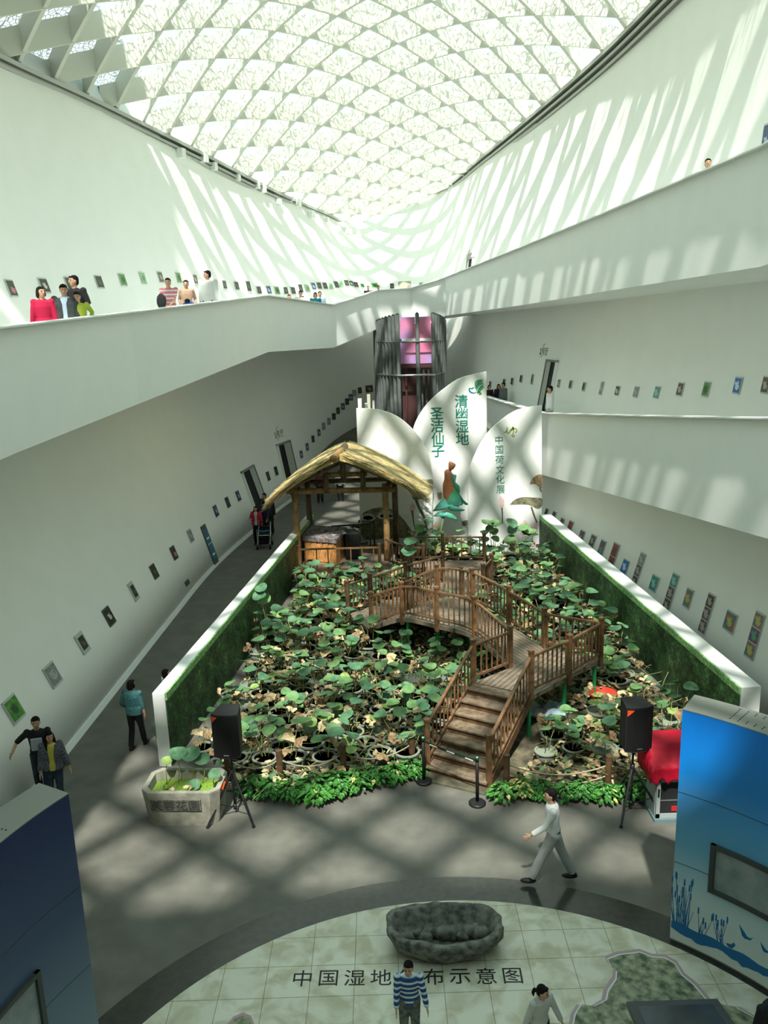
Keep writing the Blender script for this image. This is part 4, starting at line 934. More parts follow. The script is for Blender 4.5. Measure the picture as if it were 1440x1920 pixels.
# potted plants behind the pavilion
for x, y, lb in ((-.75, 32.6, 'potted leafy plant on the grey floor behind the pavilion, farther one'), (-.95, 31.6, 'potted leafy plant in a grey pot just behind the pavilion')):
    r = empty('potted_plant', (x, y, 0), lb, 'potted plant'); mb = MB(); mb.lathe([(.2, 0), (.3, .45), (.26, .45), (.25, .4), (0, .4)], (x, y, 0), 20); mb.build('pot', POTM, r, smooth=True)
    mb = MB(); random.seed(int(x * -100))
    for k in range(60):
        a = random.random() * 6.28; d = random.uniform(.05, .4); h = random.uniform(.55, 1.15); vs, fs = leaf_pts(random.uniform(.05, .11), (x + d * math.cos(a), y + d * math.sin(a), h), random.uniform(0, 1), a, .2, .05, 8); mb.add(vs, fs, 0)
        if k % 6 == 0: mb.tube([(x, y, .4), (x + d * math.cos(a), y + d * math.sin(a), h)], .008, 4, 1)
    mb.build('foliage', [LG[1], STM], r)
# ================================================================== STONE PLANTER
stone = mat('cast_stone', (0.20, 0.20, 0.16), .85, noise_c=(0.34, 0.33, 0.27), scale=5, bump=.25, detail=9); stoned = mat('carved_recess', (0.10, 0.10, 0.085), .9, noise_c=(0.17, 0.17, 0.14), scale=14)
pl = empty('stone_planter', (-3.85, 13.95, 0), 'grey chamfered stone planter with carved characters beside the left loudspeaker', 'planter')
def oct_(cx, cy, w_, d_2, ch, rz=-.06):
    P = [(-w_ + ch, -d_2), (w_ - ch, -d_2), (w_, -d_2 + ch), (w_, d_2 - ch), (w_ - ch, d_2), (-w_ + ch, d_2), (-w_, d_2 - ch), (-w_, -d_2 + ch)]
    return [(cx + x * math.cos(rz) - y * math.sin(rz), cy + x * math.sin(rz) + y * math.cos(rz)) for x, y in P]
def loft(mb, loops, mi=0, capb=True, capt=False):
    n = len(loops[0]); vs = [Vector(p) for L in loops for p in L]; fs = [(i * n + k, i * n + (k + 1) % n, (i + 1) * n + (k + 1) % n, (i + 1) * n + k) for i in range(len(loops) - 1) for k in range(n)]
    if capb: fs.append(tuple(reversed(range(n))))
    if capt: fs.append(tuple(range((len(loops) - 1) * n, len(loops) * n)))
    mb.add(vs, fs, mi)
pc = (-3.88, 13.98); L_ = lambda w_, d_, ch, z: [(x, y, z) for x, y in oct_(pc[0], pc[1], w_, d_, ch)]
mb = MB(); loft(mb, [L_(.66, .38, .13, 0.0), L_(.73, .44, .15, .66), L_(.73, .44, .15, .70), L_(.64, .35, .12, .70), L_(.62, .33, .12, .48)], capt=True); mb.build('basin', stone, pl)
fx = Vector((math.cos(-.06), math.sin(-.06), 0)); fyv = Vector((-.06 * -1 * 0, 0, 0)); o_ = Vector((pc[0], pc[1], 0)) + Vector((math.sin(-.06), -math.cos(-.06), 0)) * .425
upv = Vector((0, -.06, .66)).normalized()
cen = o_ + Vector((-.07, 0, .46)); mb = MB(); nrm_ = fx.cross(upv)
mb.slab([cen - fx * .47 - upv * .115, cen + fx * .47 - upv * .115, cen + fx * .47 + upv * .115, cen - fx * .47 + upv * .115], nrm_ * .02); mb.build('name_plate', stoned, pl)
mb = MB()
for k, ch in enumerate('芙蓉花園'): put_text(mb, ch, .22, cen + fx * (-.345 + k * .23) + nrm_ * .022, fx, upv, extrude=.004, offset=.002)
mb.build('carved_lettering', mat('carved_dark', (0.05, 0.05, 0.045), .9), pl)
mb = MB(); loft(mb, [L_(.635, .345, .12, .5), L_(.635, .345, .12, .52)], capt=True); mb.build('duckweed', DUCK, pl)
random.seed(77)
for k, (x, y, h, r, mm) in enumerate([(-4.25, 14.2, 1.0, .11, LG[2]), (-4.05, 14.25, 1.12, .17, LG[0]), (-3.8, 14.25, 1.1, .19, LG[0]), (-3.58, 14.2, 1.0, .15, LG[0]), (-3.3, 13.9, .86, .12, LG[0]), (-3.72, 13.95, .62, .13, LG[0])]):
    q = empty('lotus_shoot', (x, y, .52), ['small yellowish lotus leaf at the left of the stone planter', 'round lotus leaf, second from left in the stone planter', 'biggest round lotus leaf in the stone planter', 'round lotus leaf right of the biggest one in the stone planter', 'drooping lotus leaf at the right rim of the stone planter', 'low lotus leaf floating in the stone planter'][k], 'lotus leaf')
    o = mk_leaf(q, (x - .02, y - .05, .52), (x, y, h), r, mm, .35, random.uniform(-.5, .5))
for x, y in ((-4.3, 13.9), (-4.1, 13.8), (-3.85, 13.85), (-3.75, 13.75)):
    q = empty('withered_lotus', (x, y, .52), 'curled dry lotus leaf at the %s of the stone planter' % {-4.3: 'far left', -4.1: 'left front', -3.85: 'middle', -3.75: 'front centre'}[x], 'lotus leaf'); mk_withered(q, (x, y, .52), (x + .03, y, .68), .09, LW[0])
# ================================================================== STONE TROUGH
rock = mat('dark_carved_rock', (0.06, 0.062, 0.056), .7, noise_c=(0.22, 0.22, 0.19), scale=9, bump=.6, detail=10)
tr_ = empty('stone_trough', (.68, 10.38, 0), 'dark rough stone trough with a wavy rim on the pale tiled circle', 'stone trough')
def tl(sx_, sy_, z, amp, seed, front=1.0, n=56):
    out = []
    for k in range(n):
        a = 2 * math.pi * k / n; c, s = math.cos(a), math.sin(a); r = (abs(c) ** 2.9 + abs(s) ** 2.9) ** (-1 / 2.9)
        nz = noise.noise(Vector((c * 1.7 + seed, s * 1.7, z * 2))) * amp + noise.noise(Vector((c * 6 + seed, s * 6, z * 5))) * amp * .4
        skew = (.12 if s < 0 else 0) * (1 - abs(c)) ; x = sx_ * r * c * (1 + nz) ; yy = sy_ * r * s * (1 + nz) - skew * front
        out.append((.68 + x, 10.42 + yy, z + (noise.noise(Vector((c * 4 + 9, s * 4, seed))) * .05 if z > .3 else 0)))
    return out
mb = MB(); loft(mb, [tl(.66, .28, 0.006, .10, 3), tl(.80, .36, .10, .14, 3), tl(.86, .42, .26, .09, 3), tl(.86, .43, .37, .06, 3), tl(.83, .40, .40, .06, 3), tl(.76, .33, .38, .06, 3), tl(.72, .28, .16, .06, 3), tl(.3, .1, .12, .03, 3)], capt=True)
mb.build('trough_body', rock, tr_, smooth=True)
random.seed(3)
for k in range(9):
    x = .68 + (k - 4) * .135; y = 10.36 + random.uniform(-.09, .12); mb = MB(); mb.ell((x, y, .2), (random.uniform(.09, .15), random.uniform(.07, .11), random.uniform(.08, .13)), 10)
    mb.v = [tuple(Vector(v) + Vector((1, 1, 1)) * noise.noise(Vector(v) * 9) * .04) for v in mb.v]; o = mb.build('rock', rock, smooth=True); recenter(o)
    tag(o, 'dark rock in the stone trough, %s from the left' % ['first', 'second', 'third', 'fourth', 'fifth', 'sixth', 'seventh', 'eighth', 'ninth'][k], 'rock', 'rocks in the stone trough')
# ================================================================== SPEAKERS
cab = mat('speaker_cabinet', (0.018, 0.018, 0.02), .6); cabt = mat('speaker_grille', (0.008, 0.008, 0.009), .5); orange = mat('orange_red_logo', (0.85, 0.09, 0.02), .4)
def speaker(x, y, rz, z0, lb1, lb2, w_=.50, d_=.42, h=.86):
    t = empty('tripod_stand', (x, y, 0), lb2, 'speaker stand', 'tripod speaker stands')
    R = Matrix.Rotation(rz, 3, 'Z'); c = Vector((x, y, 0))
    mb = MB(); mb.tube([c + Vector((0, 0, .12)), c + Vector((0, 0, z0 + .02))], .022, 12); mb.build('pole', M['blackm'], t, smooth=True)
    mb = MB(); mb.tube([c + Vector((0, 0, .78)), c + Vector((0, 0, .95))], .042, 12); mb.build('collar', M['blackm'], t, smooth=True)
    mb = MB(); mb.tube([c + Vector((0, 0, .1)), c + Vector((0, 0, .2))], .035, 12); mb.build('lower_collar', M['blackm'], t, smooth=True)
    for k, a in enumerate((-2.25, -.75, 1.6)):
        d = R @ Vector((math.cos(a), math.sin(a), 0)); mb = MB(); mb.bar(c + Vector((0, 0, .85)) + d * .03, c + d * .62 + Vector((0, 0, .03)), .035, .028); lg = mb.build('leg', M['blackm'], t)
        mb = MB(); mb.ell(c + d * .62 + Vector((0, 0, .025)), (.035, .035, .025), 8); mb.build('rubber_foot', M['black'], lg)
        mb = MB(); mb.bar(c + Vector((0, 0, .15)) + d * .03, c + d * .36 + Vector((0, 0, .37)), .022, .012); mb.build('brace', M['blackm'], t)
    s = empty('loudspeaker', (x, y, z0), lb1, 'loudspeaker', 'loudspeakers on stands')
    P = [(-w_ / 2, -d_ / 2), (-w_ * .25, -d_ / 2 - .045), (w_ * .25, -d_ / 2 - .045), (w_ / 2, -d_ / 2), (w_ * .36, d_ / 2), (-w_ * .36, d_ / 2)]
    Q = [(R @ Vector((a, b, 0)) + c) for a, b in P]; mb = MB(); mb.prism([(q.x, q.y) for q in Q], z0, z0 + h); mb.build('cabinet', cab, s)
    g = [(R @ Vector((a, b, 0)) + c) for a, b in [(-w_ / 2 + .012, -d_ / 2 - .012), (-w_ * .25, -d_ / 2 - .055), (w_ * .25, -d_ / 2 - .055), (w_ / 2 - .012, -d_ / 2 - .012), (w_ / 2 - .03, -d_ / 2 + .01), (-w_ / 2 + .03, -d_ / 2 + .01)]]
    mb = MB(); mb.prism([(q.x, q.y) for q in g], z0 + .04, z0 + h - .03); mb.build('grille', cabt, s)
    f0 = g[0]; f1 = g[1]; dd = (f1 - f0).normalized(); nn_ = Vector((dd.y, -dd.x, 0)); mb = MB()
    mb.slab([z_(f0 + dd * .005, z0 + h - .04), z_(f0 + dd * .125, z0 + h - .04), z_(f0 + dd * .005, z0 + h - .16)], nn_ * .006); mb.build('orange_corner', orange, s)
    m_ = (g[1] + g[2]) / 2; d2 = (g[2] - g[1]).normalized(); mb = MB(); mb.slab([z_(m_ - d2 * .05, z0 + .06), z_(m_ + d2 * .05, z0 + .06), z_(m_ + d2 * .05, z0 + .08), z_(m_ - d2 * .05, z0 + .08)], Vector((d2.y, -d2.x, 0)) * .004); mb.build('badge', M['chrome'], s)
pS = atz(441, 1528); speaker(pS.x, pS.y + .05, -.10, 1.28, 'black loudspeaker with an orange corner, above the stone planter', 'black tripod stand beside the stone planter')
pS = atz(1184, 1522); speaker(pS.x, pS.y + .05, .12, 1.32, 'black loudspeaker with an orange corner, near the red cloth', 'black tripod stand beside the glass door fridge')
o = MB(); a = pS = atz(441, 1528); o.bar((a.x - .17, a.y - .12, .62), (a.x - .12, a.y - .10, .76), .035, .02); o = o.build('red_tag', orange); recenter(o); tag(o, 'small orange red tag hanging on the leg of the left tripod', 'tag')
# stanchions
def stanchion(x, y, lb):
    r = empty('barrier_post', (x, y, 0), lb, 'barrier post', 'belt barrier posts'); mb = MB(); mb.lathe([(.165, 0), (.165, .03), (.14, .05), (.05, .065), (0, .065)], (x, y, 0), 28); mb.build('base', M['black'], r, smooth=False)
    mb = MB(); mb.tube([(x, y, .05), (x, y, .90)], .032, 16); mb.build('post', M['black'], r, smooth=True)
    mb = MB(); mb.tube([(x, y, .88), (x, y, .965)], .034, 16); mb.build('belt_head', M['black'], r, smooth=True)
    mb = MB(); mb.tube([(x, y, .965), (x, y, .972)], .026, 12); mb.build('green_cap', mat('green_cap', (0.1, .5, .3), .4), r); return r
s1 = atz(795, 1466); s2 = atz(895, 1507); ra = stanchion(s1.x, s1.y, 'black belt barrier post at the left of the stair foot'); stanchion(s2.x, s2.y, 'black belt barrier post at the right of the stair foot')
a = z_(s1, .90); b = z_(s2, .90); mb = MB(); pts_ = [a.lerp(b, t / 6) - Vector((0, 0, .03 * (1 - (t / 3 - 1) ** 2))) for t in range(7)]
for p, q in zip(pts_, pts_[1:]): mb.bar(p, q, .006, .05)
belt = mb.build('belt', mat('dark_green_belt', (0.01, 0.035, 0.02), .6), ra); dv = (b - a).normalized(); nv = Vector((dv.y, -dv.x, 0)); mb = MB()
for t in (.2, .52, .86): c = a.lerp(b, t) - Vector((0, 0, .028)); mb.slab([c - dv * .09 - Vector((0, 0, .01)), c + dv * .09 - Vector((0, 0, .01)), c + dv * .09 + Vector((0, 0, .01)), c - dv * .09 + Vector((0, 0, .01))], nv * .006)
mb.build('belt_print', M['white'], belt)
# ================================================================== FRIDGE AND RED CLOTH
fr = empty('display_fridge', (5.0, 13.42, 0), 'grey glass door fridge beside the blue curved panel', 'fridge'); fgm = mat('fridge_grey', (0.33, 0.38, 0.38), .4); fgb = mat('fridge_blue_grey', (0.12, 0.2, 0.22), .4)
mb = MB(); mb.box((5.02, 13.5, .03), (.66, .56, .06)); mb.build('plinth', fgb, fr)
mb = MB(); mb.box((5.02, 13.55, .46), (.62, .48, .82)); mb.build('cabinet', fgm, fr)
dr = MB()
for c, s in (((4.755, 13.28, .46), (.07, .05, .78)), ((5.285, 13.28, .46), (.07, .05, .78)), ((5.02, 13.28, .11), (.6, .05, .09)), ((5.02, 13.28, .82), (.6, .05, .07))): dr.box(c, s)
dr = dr.build('door', fgm, fr); mb = MB(); mb.box((5.02, 13.285, .46), (.47, .02, .66)); mb.build('glass', mat('dark_fridge_glass', (0.02, 0.022, 0.025), .08), dr); mb = MB(); mb.box((4.755, 13.25, .58), (.03, .02, .15)); mb.build('handle', M['black'], dr)
mb = MB(); mb.box((5.05, 13.27, .25), (.1, .012, .1)); mb.build('red_sticker', red, dr); mb = MB(); mb.box((5.02, 13.272, .42), (.46, .01, .02)); mb.build('shelf_edge', M['chrome'], dr)
rc = mat('crimson_cloth', (0.55, 0.006, 0.03), .55); n = 26; vs = []; random.seed(2); mb = MB()
def cloth_pt(u, v):
    x = lerp(4.50, 5.6, u); y = lerp(13.05, 13.95, v); z = 1.32 + (.12 if v > .35 else 0) * min(1, (v - .35) * 6 if v > .35 else 0)
    ex = min(u, 1 - u); ey = v
    if v < .22: z = lerp(.86 + .06 * math.sin(u * 31), 1.18, v / .22); y = 13.14 + .03 * math.sin(u * 38) * (1 - v / .22)
    elif v < .45: z = lerp(1.18, 1.36, (v - .22) / .23)
    if u < .1: z = min(z, lerp(.85, 1.3, u / .1)); x = 4.56 + .05 * u
    return Vector((x + .012 * math.sin(v * 40), y, z + .012 * noise.noise(Vector((u * 9, v * 9, 0)))))
vs = [cloth_pt(i / n, j / n) for j in range(n + 1) for i in range(n + 1)]
mb.add(vs, [(j * (n + 1) + i, j * (n + 1) + i + 1, (j + 1) * (n + 1) + i + 1, (j + 1) * (n + 1) + i) for j in range(n) for i in range(n)]); o = mb.build('red_drape', rc, smooth=True)
so = o.modifiers.new('s', 'SOLIDIFY'); so.thickness = .01; recenter(o); tag(o, 'bright crimson cloth draped over the glass door fridge', 'cloth')
mb = MB(); mb.box((5.05, 13.6, 1.02), (.8, .42, .3)); o = mb.build('covered_box', M['black']); recenter(o); tag(o, 'box hidden under the crimson cloth on the fridge', 'box')
# ================================================================== BLUE CURVED PANELS
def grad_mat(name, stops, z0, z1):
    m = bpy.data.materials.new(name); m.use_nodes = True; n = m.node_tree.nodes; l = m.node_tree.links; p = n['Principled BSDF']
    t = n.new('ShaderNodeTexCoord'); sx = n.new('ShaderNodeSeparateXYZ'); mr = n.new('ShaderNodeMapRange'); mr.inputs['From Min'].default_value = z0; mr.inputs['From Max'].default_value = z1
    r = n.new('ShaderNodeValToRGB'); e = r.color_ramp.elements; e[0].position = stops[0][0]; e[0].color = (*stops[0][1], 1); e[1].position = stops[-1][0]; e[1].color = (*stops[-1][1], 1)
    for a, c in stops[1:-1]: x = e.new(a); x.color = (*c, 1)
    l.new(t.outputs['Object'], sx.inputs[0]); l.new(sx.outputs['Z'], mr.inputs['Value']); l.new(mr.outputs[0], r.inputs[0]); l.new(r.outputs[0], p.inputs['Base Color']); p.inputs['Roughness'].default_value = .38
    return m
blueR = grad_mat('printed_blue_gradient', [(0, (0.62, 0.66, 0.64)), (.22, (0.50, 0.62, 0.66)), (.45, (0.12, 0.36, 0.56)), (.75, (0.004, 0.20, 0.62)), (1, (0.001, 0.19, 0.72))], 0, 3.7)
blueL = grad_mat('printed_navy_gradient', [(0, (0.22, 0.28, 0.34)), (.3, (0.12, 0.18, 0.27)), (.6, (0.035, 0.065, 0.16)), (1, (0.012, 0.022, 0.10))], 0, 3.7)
gtop = mat('brushed_grey_top', (0.28, 0.29, 0.26), .4, metal=.3); pblue = mat('print_blue', (0.01, 0.13, 0.34), .4)
scr = mat('screen_picture', (0.16, 0.20, 0.22), .15, noise_c=(0.30, 0.34, 0.36), scale=2.5); scf = mat('screen_frame', (0.055, 0.06, 0.06), .35)
def arcp(r, a, z): return Vector((CC.x + r * math.cos(R_(a)), CC.y + r * math.sin(R_(a)), z))
def arc_block(mb, r0, r1, a0, a1, z0, z1, mi=0, n=24):
    vs = []; fs = []
    for i in range(n + 1):
        a = lerp(a0, a1, i / n); vs += [arcp(r0, a, z0), arcp(r1, a, z0), arcp(r1, a, z1), arcp(r0, a, z1)]
    for i in range(n):
        for k in range(4): x = i * 4 + k; y = i * 4 + (k + 1) % 4; fs.append((x, y, y + 4, x + 4))
    fs += [(0, 1, 2, 3), tuple(n * 4 + k for k in (3, 2, 1, 0))]; mb.add(vs, fs, mi)
def curved_panel(a0, a1, r0, r1, h, m, lb, sa, sz, vent):
    c = arcp((r0 + r1) / 2, (a0 + a1) / 2, 0); e = empty('curved_panel', (c.x, c.y, 0), lb, 'display panel')
    mb = MB(); arc_block(mb, r0, r1, a0, a1, .06, h - .012); mb.build('printed_body', m, e)
    mb = MB(); arc_block(mb, r0 + .03, r1 - .02, a0, a1, 0, .06); mb.build('plinth', M['doorframe'], e)
    mb = MB(); arc_block(mb, r0 - .004, r1 + .004, a0, a1, h - .012, h); tp = mb.build('grey_top', gtop, e)
    mb = MB(); v0, v1 = vent
    for i in range(24):
        for j in (0, 1, 5, 6):
            a = lerp(v0, v1, i / 23); q = arcp(lerp(r0 + .1, r1 - .08, j / 6), a, h); mb.lathe([(.012, 0), (.012, .003), (0, .003)], (q.x, q.y, q.z), 8)
        if i in (0, 1):
            for j in (2, 3, 4): a = lerp(v0, v1, i / 23); q = arcp(lerp(r0 + .1, r1 - .08, j / 6), a, h); mb.lathe([(.012, 0), (.012, .003), (0, .003)], (q.x, q.y, q.z), 8)
    mb.build('vent_holes', M['black'], tp)
    for zz in (h * .36, h * .66):
        mb = MB(); arc_block(mb, r0 - .003, r0 + .01, a0, a1, zz, zz + .008); mb.build('panel_seam', scf, e)
    # screen recess
    f = MB(); (s0, s1), (z0, z1) = sa, sz
    arc_block(f, r0 - .05, r0 + .01, s0, s1, z1 - .06, z1); arc_block(f, r0 - .05, r0 + .01, s0, s1, z0, z0 + .06); d = .065 / r0 * 57.3 * (1 if s1 > s0 else -1)
    arc_block(f, r0 - .05, r0 + .01, s0, s0 + d, z0, z1, n=3); arc_block(f, r0 - .05, r0 + .01, s1 - d, s1, z0, z1, n=3); fo_ = f.build('screen_frame', scf, e)
    mb = MB(); arc_block(mb, r0 - .012, r0 + .004, s0 + d, s1 - d, z0 + .06, z1 - .06); mb.build('screen', scr, fo_)
    return e
pr = curved_panel(52.5, 8, 5.22, 5.74, 3.70, blueR, 'tall curved blue display panel with screen and reed silhouettes, bottom right', (47.0, 22), (1.1, 1.85), (46.0, 20))
PLA = 151.2
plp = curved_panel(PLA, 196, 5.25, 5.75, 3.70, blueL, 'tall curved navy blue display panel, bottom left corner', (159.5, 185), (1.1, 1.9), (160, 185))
# silhouettes on the right panel
random.seed(21)
def cur(name, polys):
    mb = MB()
    for P in polys:
        vs = [arcp(5.22 - .004, a, z) for a, z in P] + [arcp(5.22 + .002, a, z) for a, z in P]; n = len(P)
        mb.add(vs, [tuple(range(n)), tuple(reversed(range(n, 2 * n)))] + [(i, (i + 1) % n, n + (i + 1) % n, n + i) for i in range(n)])
    return mb.build(name, pblue, pr)
top = [(52.4 - i * .8, .36 + .015 * math.sin(i)) for i in range(40)]; bot = [(52.4 - i * .8, .30 - .05 - .10 * abs(math.sin(i * .33)) * random.uniform(.4, 1)) for i in range(40)]
cur('shore_print', [[top[i], top[i + 1], bot[i + 1], bot[i]] for i in range(39)])
def reed(a, z, h, lean): return [(a - .06, z), (a + .06, z), (a + lean + .02, z + h), (a + lean - .02, z + h)]
def reeds(a0, n, hmax, spread):
    P = []
    for k in range(n):
        a = a0 - random.random() * spread; h = random.uniform(.3, 1) * hmax; l = random.uniform(-1, 1); P.append(reed(a, .34, h, l))
        if random.random() < .6: P.append([(a + l - .13, .34 + h), (a + l + .13, .34 + h), (a + l + .1, .34 + h + .1), (a + l - .1, .34 + h + .1)])
    return P
cur('reed_print', reeds(52.2, 26, .75, 2.6)); cur('reed_print', reeds(48.2, 7, .35, 1.3)); cur('reed_print', reeds(45.2, 8, .38, 1.6)); cur('reed_print', reeds(33, 20, .6, 3))
for a, z, s in ((41.2, .62, 1), (38.2, .58, .7)):
    cur('bird_print', [[(a, z), (a - .9 * s, z + .02), (a - 1.3 * s, z + .09 * s), (a - .9 * s, z + .05), (a - .4 * s, z + .05), (a + .9 * s, z + .17 * s), (a + .4 * s, z + .03)]])
cur('bird_print', [[(43.5, .36), (42.9, .36), (42.4, .44), (42.7, .47), (43.1, .42), (43.9, .4)]]); cur('bird_print', [[(35.6, .36), (35.1, .36), (34.8, .5), (34.9, .58), (35.2, .56), (35.4, .46)]])
# kiosk at the bottom edge
kq = [Vector((2.70, 8.25, 0)), Vector((3.78, 8.25, 0)), Vector((3.95, 7.45, 0)), Vector((2.78, 7.45, 0))]
kk = empty('touch_table', (3.3, 7.85, 0), 'dark framed touch screen table standing on the floor map, bottom right', 'touch table')
mb = MB(); c = sum(kq, Vector()) / 4; mb.slab([z_(c + (p - c) * .5, 0) for p in kq], (0, 0, .85)); mb.build('pedestal', scf, kk)
mb = MB(); mb.slab([z_(p, .85 + (.08 if i < 2 else 0)) for i, p in enumerate(kq)], (0, 0, .07)); mb.build('table_top', scf, kk)
mb = MB(); mb.slab([z_(c + (p - c) * .82, .921 + (.072 if i < 2 else .007)) for i, p in enumerate(kq)], (0, 0, .004)); mb.build('screen', mat('dark_screen', (0.03, 0.04, 0.045), .12, noise_c=(0.07, 0.09, 0.10), scale=1.5), kk)
# ================================================================== PICTURES
def pic_mat(name, base, base2, blob, blob2=None, r=.35, off=(0, 0)):
    m = bpy.data.materials.new(name); m.use_nodes = True; n = m.node_tree.nodes; l = m.node_tree.links; p = n['Principled BSDF']
    t = n.new('ShaderNodeTexCoord'); z = n.new('ShaderNodeTexNoise'); z.inputs['Scale'].default_value = 7; z.inputs['Detail'].default_value = 5
    cr_ = n.new('ShaderNodeValToRGB'); cr_.color_ramp.elements[0].color = (*base, 1); cr_.color_ramp.elements[1].color = (*base2, 1); cr_.color_ramp.elements[0].position = .42; cr_.color_ramp.elements[1].position = .62
    mp = n.new('ShaderNodeMapping'); mp.inputs['Location'].default_value = (off[0], off[1], 0); mp.inputs['Scale'].default_value = (5.5, 5.5, .01)
    g = n.new('ShaderNodeTexGradient'); g.gradient_type = 'SPHERICAL'; ad = n.new('ShaderNodeMath'); ad.operation = 'MULTIPLY_ADD'; ad.inputs[1].default_value = 1.6
    th = n.new('ShaderNodeValToRGB'); th.color_ramp.elements[0].position = 0; th.color_ramp.elements[1].position = .1
    sb = n.new('ShaderNodeMath'); sb.operation = 'SUBTRACT'; sb.inputs[1].default_value = 1.18 + (.35 - r) * .8
    mx = n.new('ShaderNodeMixRGB'); mx.inputs[2].default_value = (*blob, 1)
    l.new(t.outputs['Object'], z.inputs['Vector']); l.new(z.outputs['Fac'], cr_.inputs[0]); l.new(t.outputs['Object'], mp.inputs[0]); l.new(mp.outputs[0], g.inputs[0])
    l.new(z.outputs['Fac'], ad.inputs[0]); l.new(g.outputs[1], ad.inputs[2]); l.new(ad.outputs[0], sb.inputs[0]); l.new(sb.outputs[0], th.inputs[0]); l.new(th.outputs[0], mx.inputs[0]); l.new(cr_.outputs[0], mx.inputs[1]); l.new(mx.outputs[0], p.inputs['Base Color'])
    p.inputs['Roughness'].default_value = .4; return m
PM = {'dark': pic_mat('photo_dark', (.012, .02, .014), (.035, .045, .03), (.09, .11, .06), r=.15), 'pink': pic_mat('photo_pink_flower', (.012, .03, .014), (.03, .06, .03), (.5, .16, .2), off=(-.1, .3)),
      'white': pic_mat('photo_white_flower', (.01, .015, .01), (.03, .04, .02), (.55, .55, .46), r=.22), 'green': pic_mat('photo_green', (.04, .2, .02), (.1, .36, .04), (.02, .08, .03)),
      'pale': pic_mat('photo_pale_green', (.14, .36, .14), (.4, .6, .38), (.08, .3, .1)), 'blue': pic_mat('photo_blue', (.02, .05, .13), (.05, .1, .2), (.35, .45, .6), r=.2),
      'blue2': pic_mat('photo_bright_blue', (.01, .10, .42), (.03, .2, .6), (.6, .7, .75)), 'teal': pic_mat('photo_teal', (.02, .2, .2), (.08, .35, .3), (.3, .55, .5)),
      'grey': pic_mat('photo_grey', (.2, .22, .21), (.3, .32, .31), (.4, .41, .4), r=.25), 'brown': pic_mat('photo_brown', (.05, .035, .025), (.13, .10, .07), (.4, .36, .28), r=.25),
      'multi': pic_mat('drawing_many_colours', (.03, .22, .24), (.45, .12, .05), (.5, .42, .12)), 'multi2': pic_mat('drawing_blue_and_red', (.02, .10, .22), (.35, .07, .10), (.12, .35, .2)), 'mono': pic_mat('drawing_dark_purple', (.05, .04, .06), (.22, .14, .2), (.4, .35, .3)),
      'red': pic_mat('drawing_red', (.16, .03, .03), (.35, .1, .05), (.10, .06, .05))}
frm_l = mat('silver_frame', (0.50, 0.52, 0.50), .4); frm_d = mat('dark_frame', (0.10, 0.10, 0.09), .5)
def wall_frame(x, y):
    loc, nrm = hitwall(x, y); up = Vector((0, 0, 1)); up = (up - nrm * up.dot(nrm)).normalized(); right_ = up.cross(nrm).normalized()
    if (CR.transposed() @ right_).x < 0: right_ = -right_
    return loc, nrm, up, right_
def picture(x, y, h, lb, pm, wr=.82, grp=None, fm=None, mount=.08, cells=1, name='framed_picture', cat='picture'):
    """x, y: centre in the photo, h: height in metres"""
    loc, nrm, up, rt = wall_frame(x, y); w_ = h * wr / (cells if cells > 1 else 1) ; fm = fm or frm_l
    R = Matrix((rt, up, nrm)).transposed(); e = empty(name, loc, lb, cat, grp)
    mb = MB(); mb.box((0, 0, .022), (w_, h, .04)); me = mb.mesh('frame', fm); f = bpy.data.objects.new('frame', me); col.objects.link(f); f.parent = e
    ch = (h - .04) / cells
    for k in range(cells):
        mb = MB(); mb.box((0, 0, 0), (w_ * (1 - mount), ch - h * mount / cells * .9 if cells == 1 else ch - .03, .006)); pmk = pm if isinstance(pm, str) else pm[k]
        me = mb.mesh('print', PM[pmk]); p = bpy.data.objects.new('print', me); col.objects.link(p); p.parent = e; p.location = (0, 0 if cells == 1 else (cells - 1) / 2 * ch - k * ch, .044)
    e.rotation_euler = R.to_euler(); return e
G1 = 'framed photographs on the upper left gallery wall'
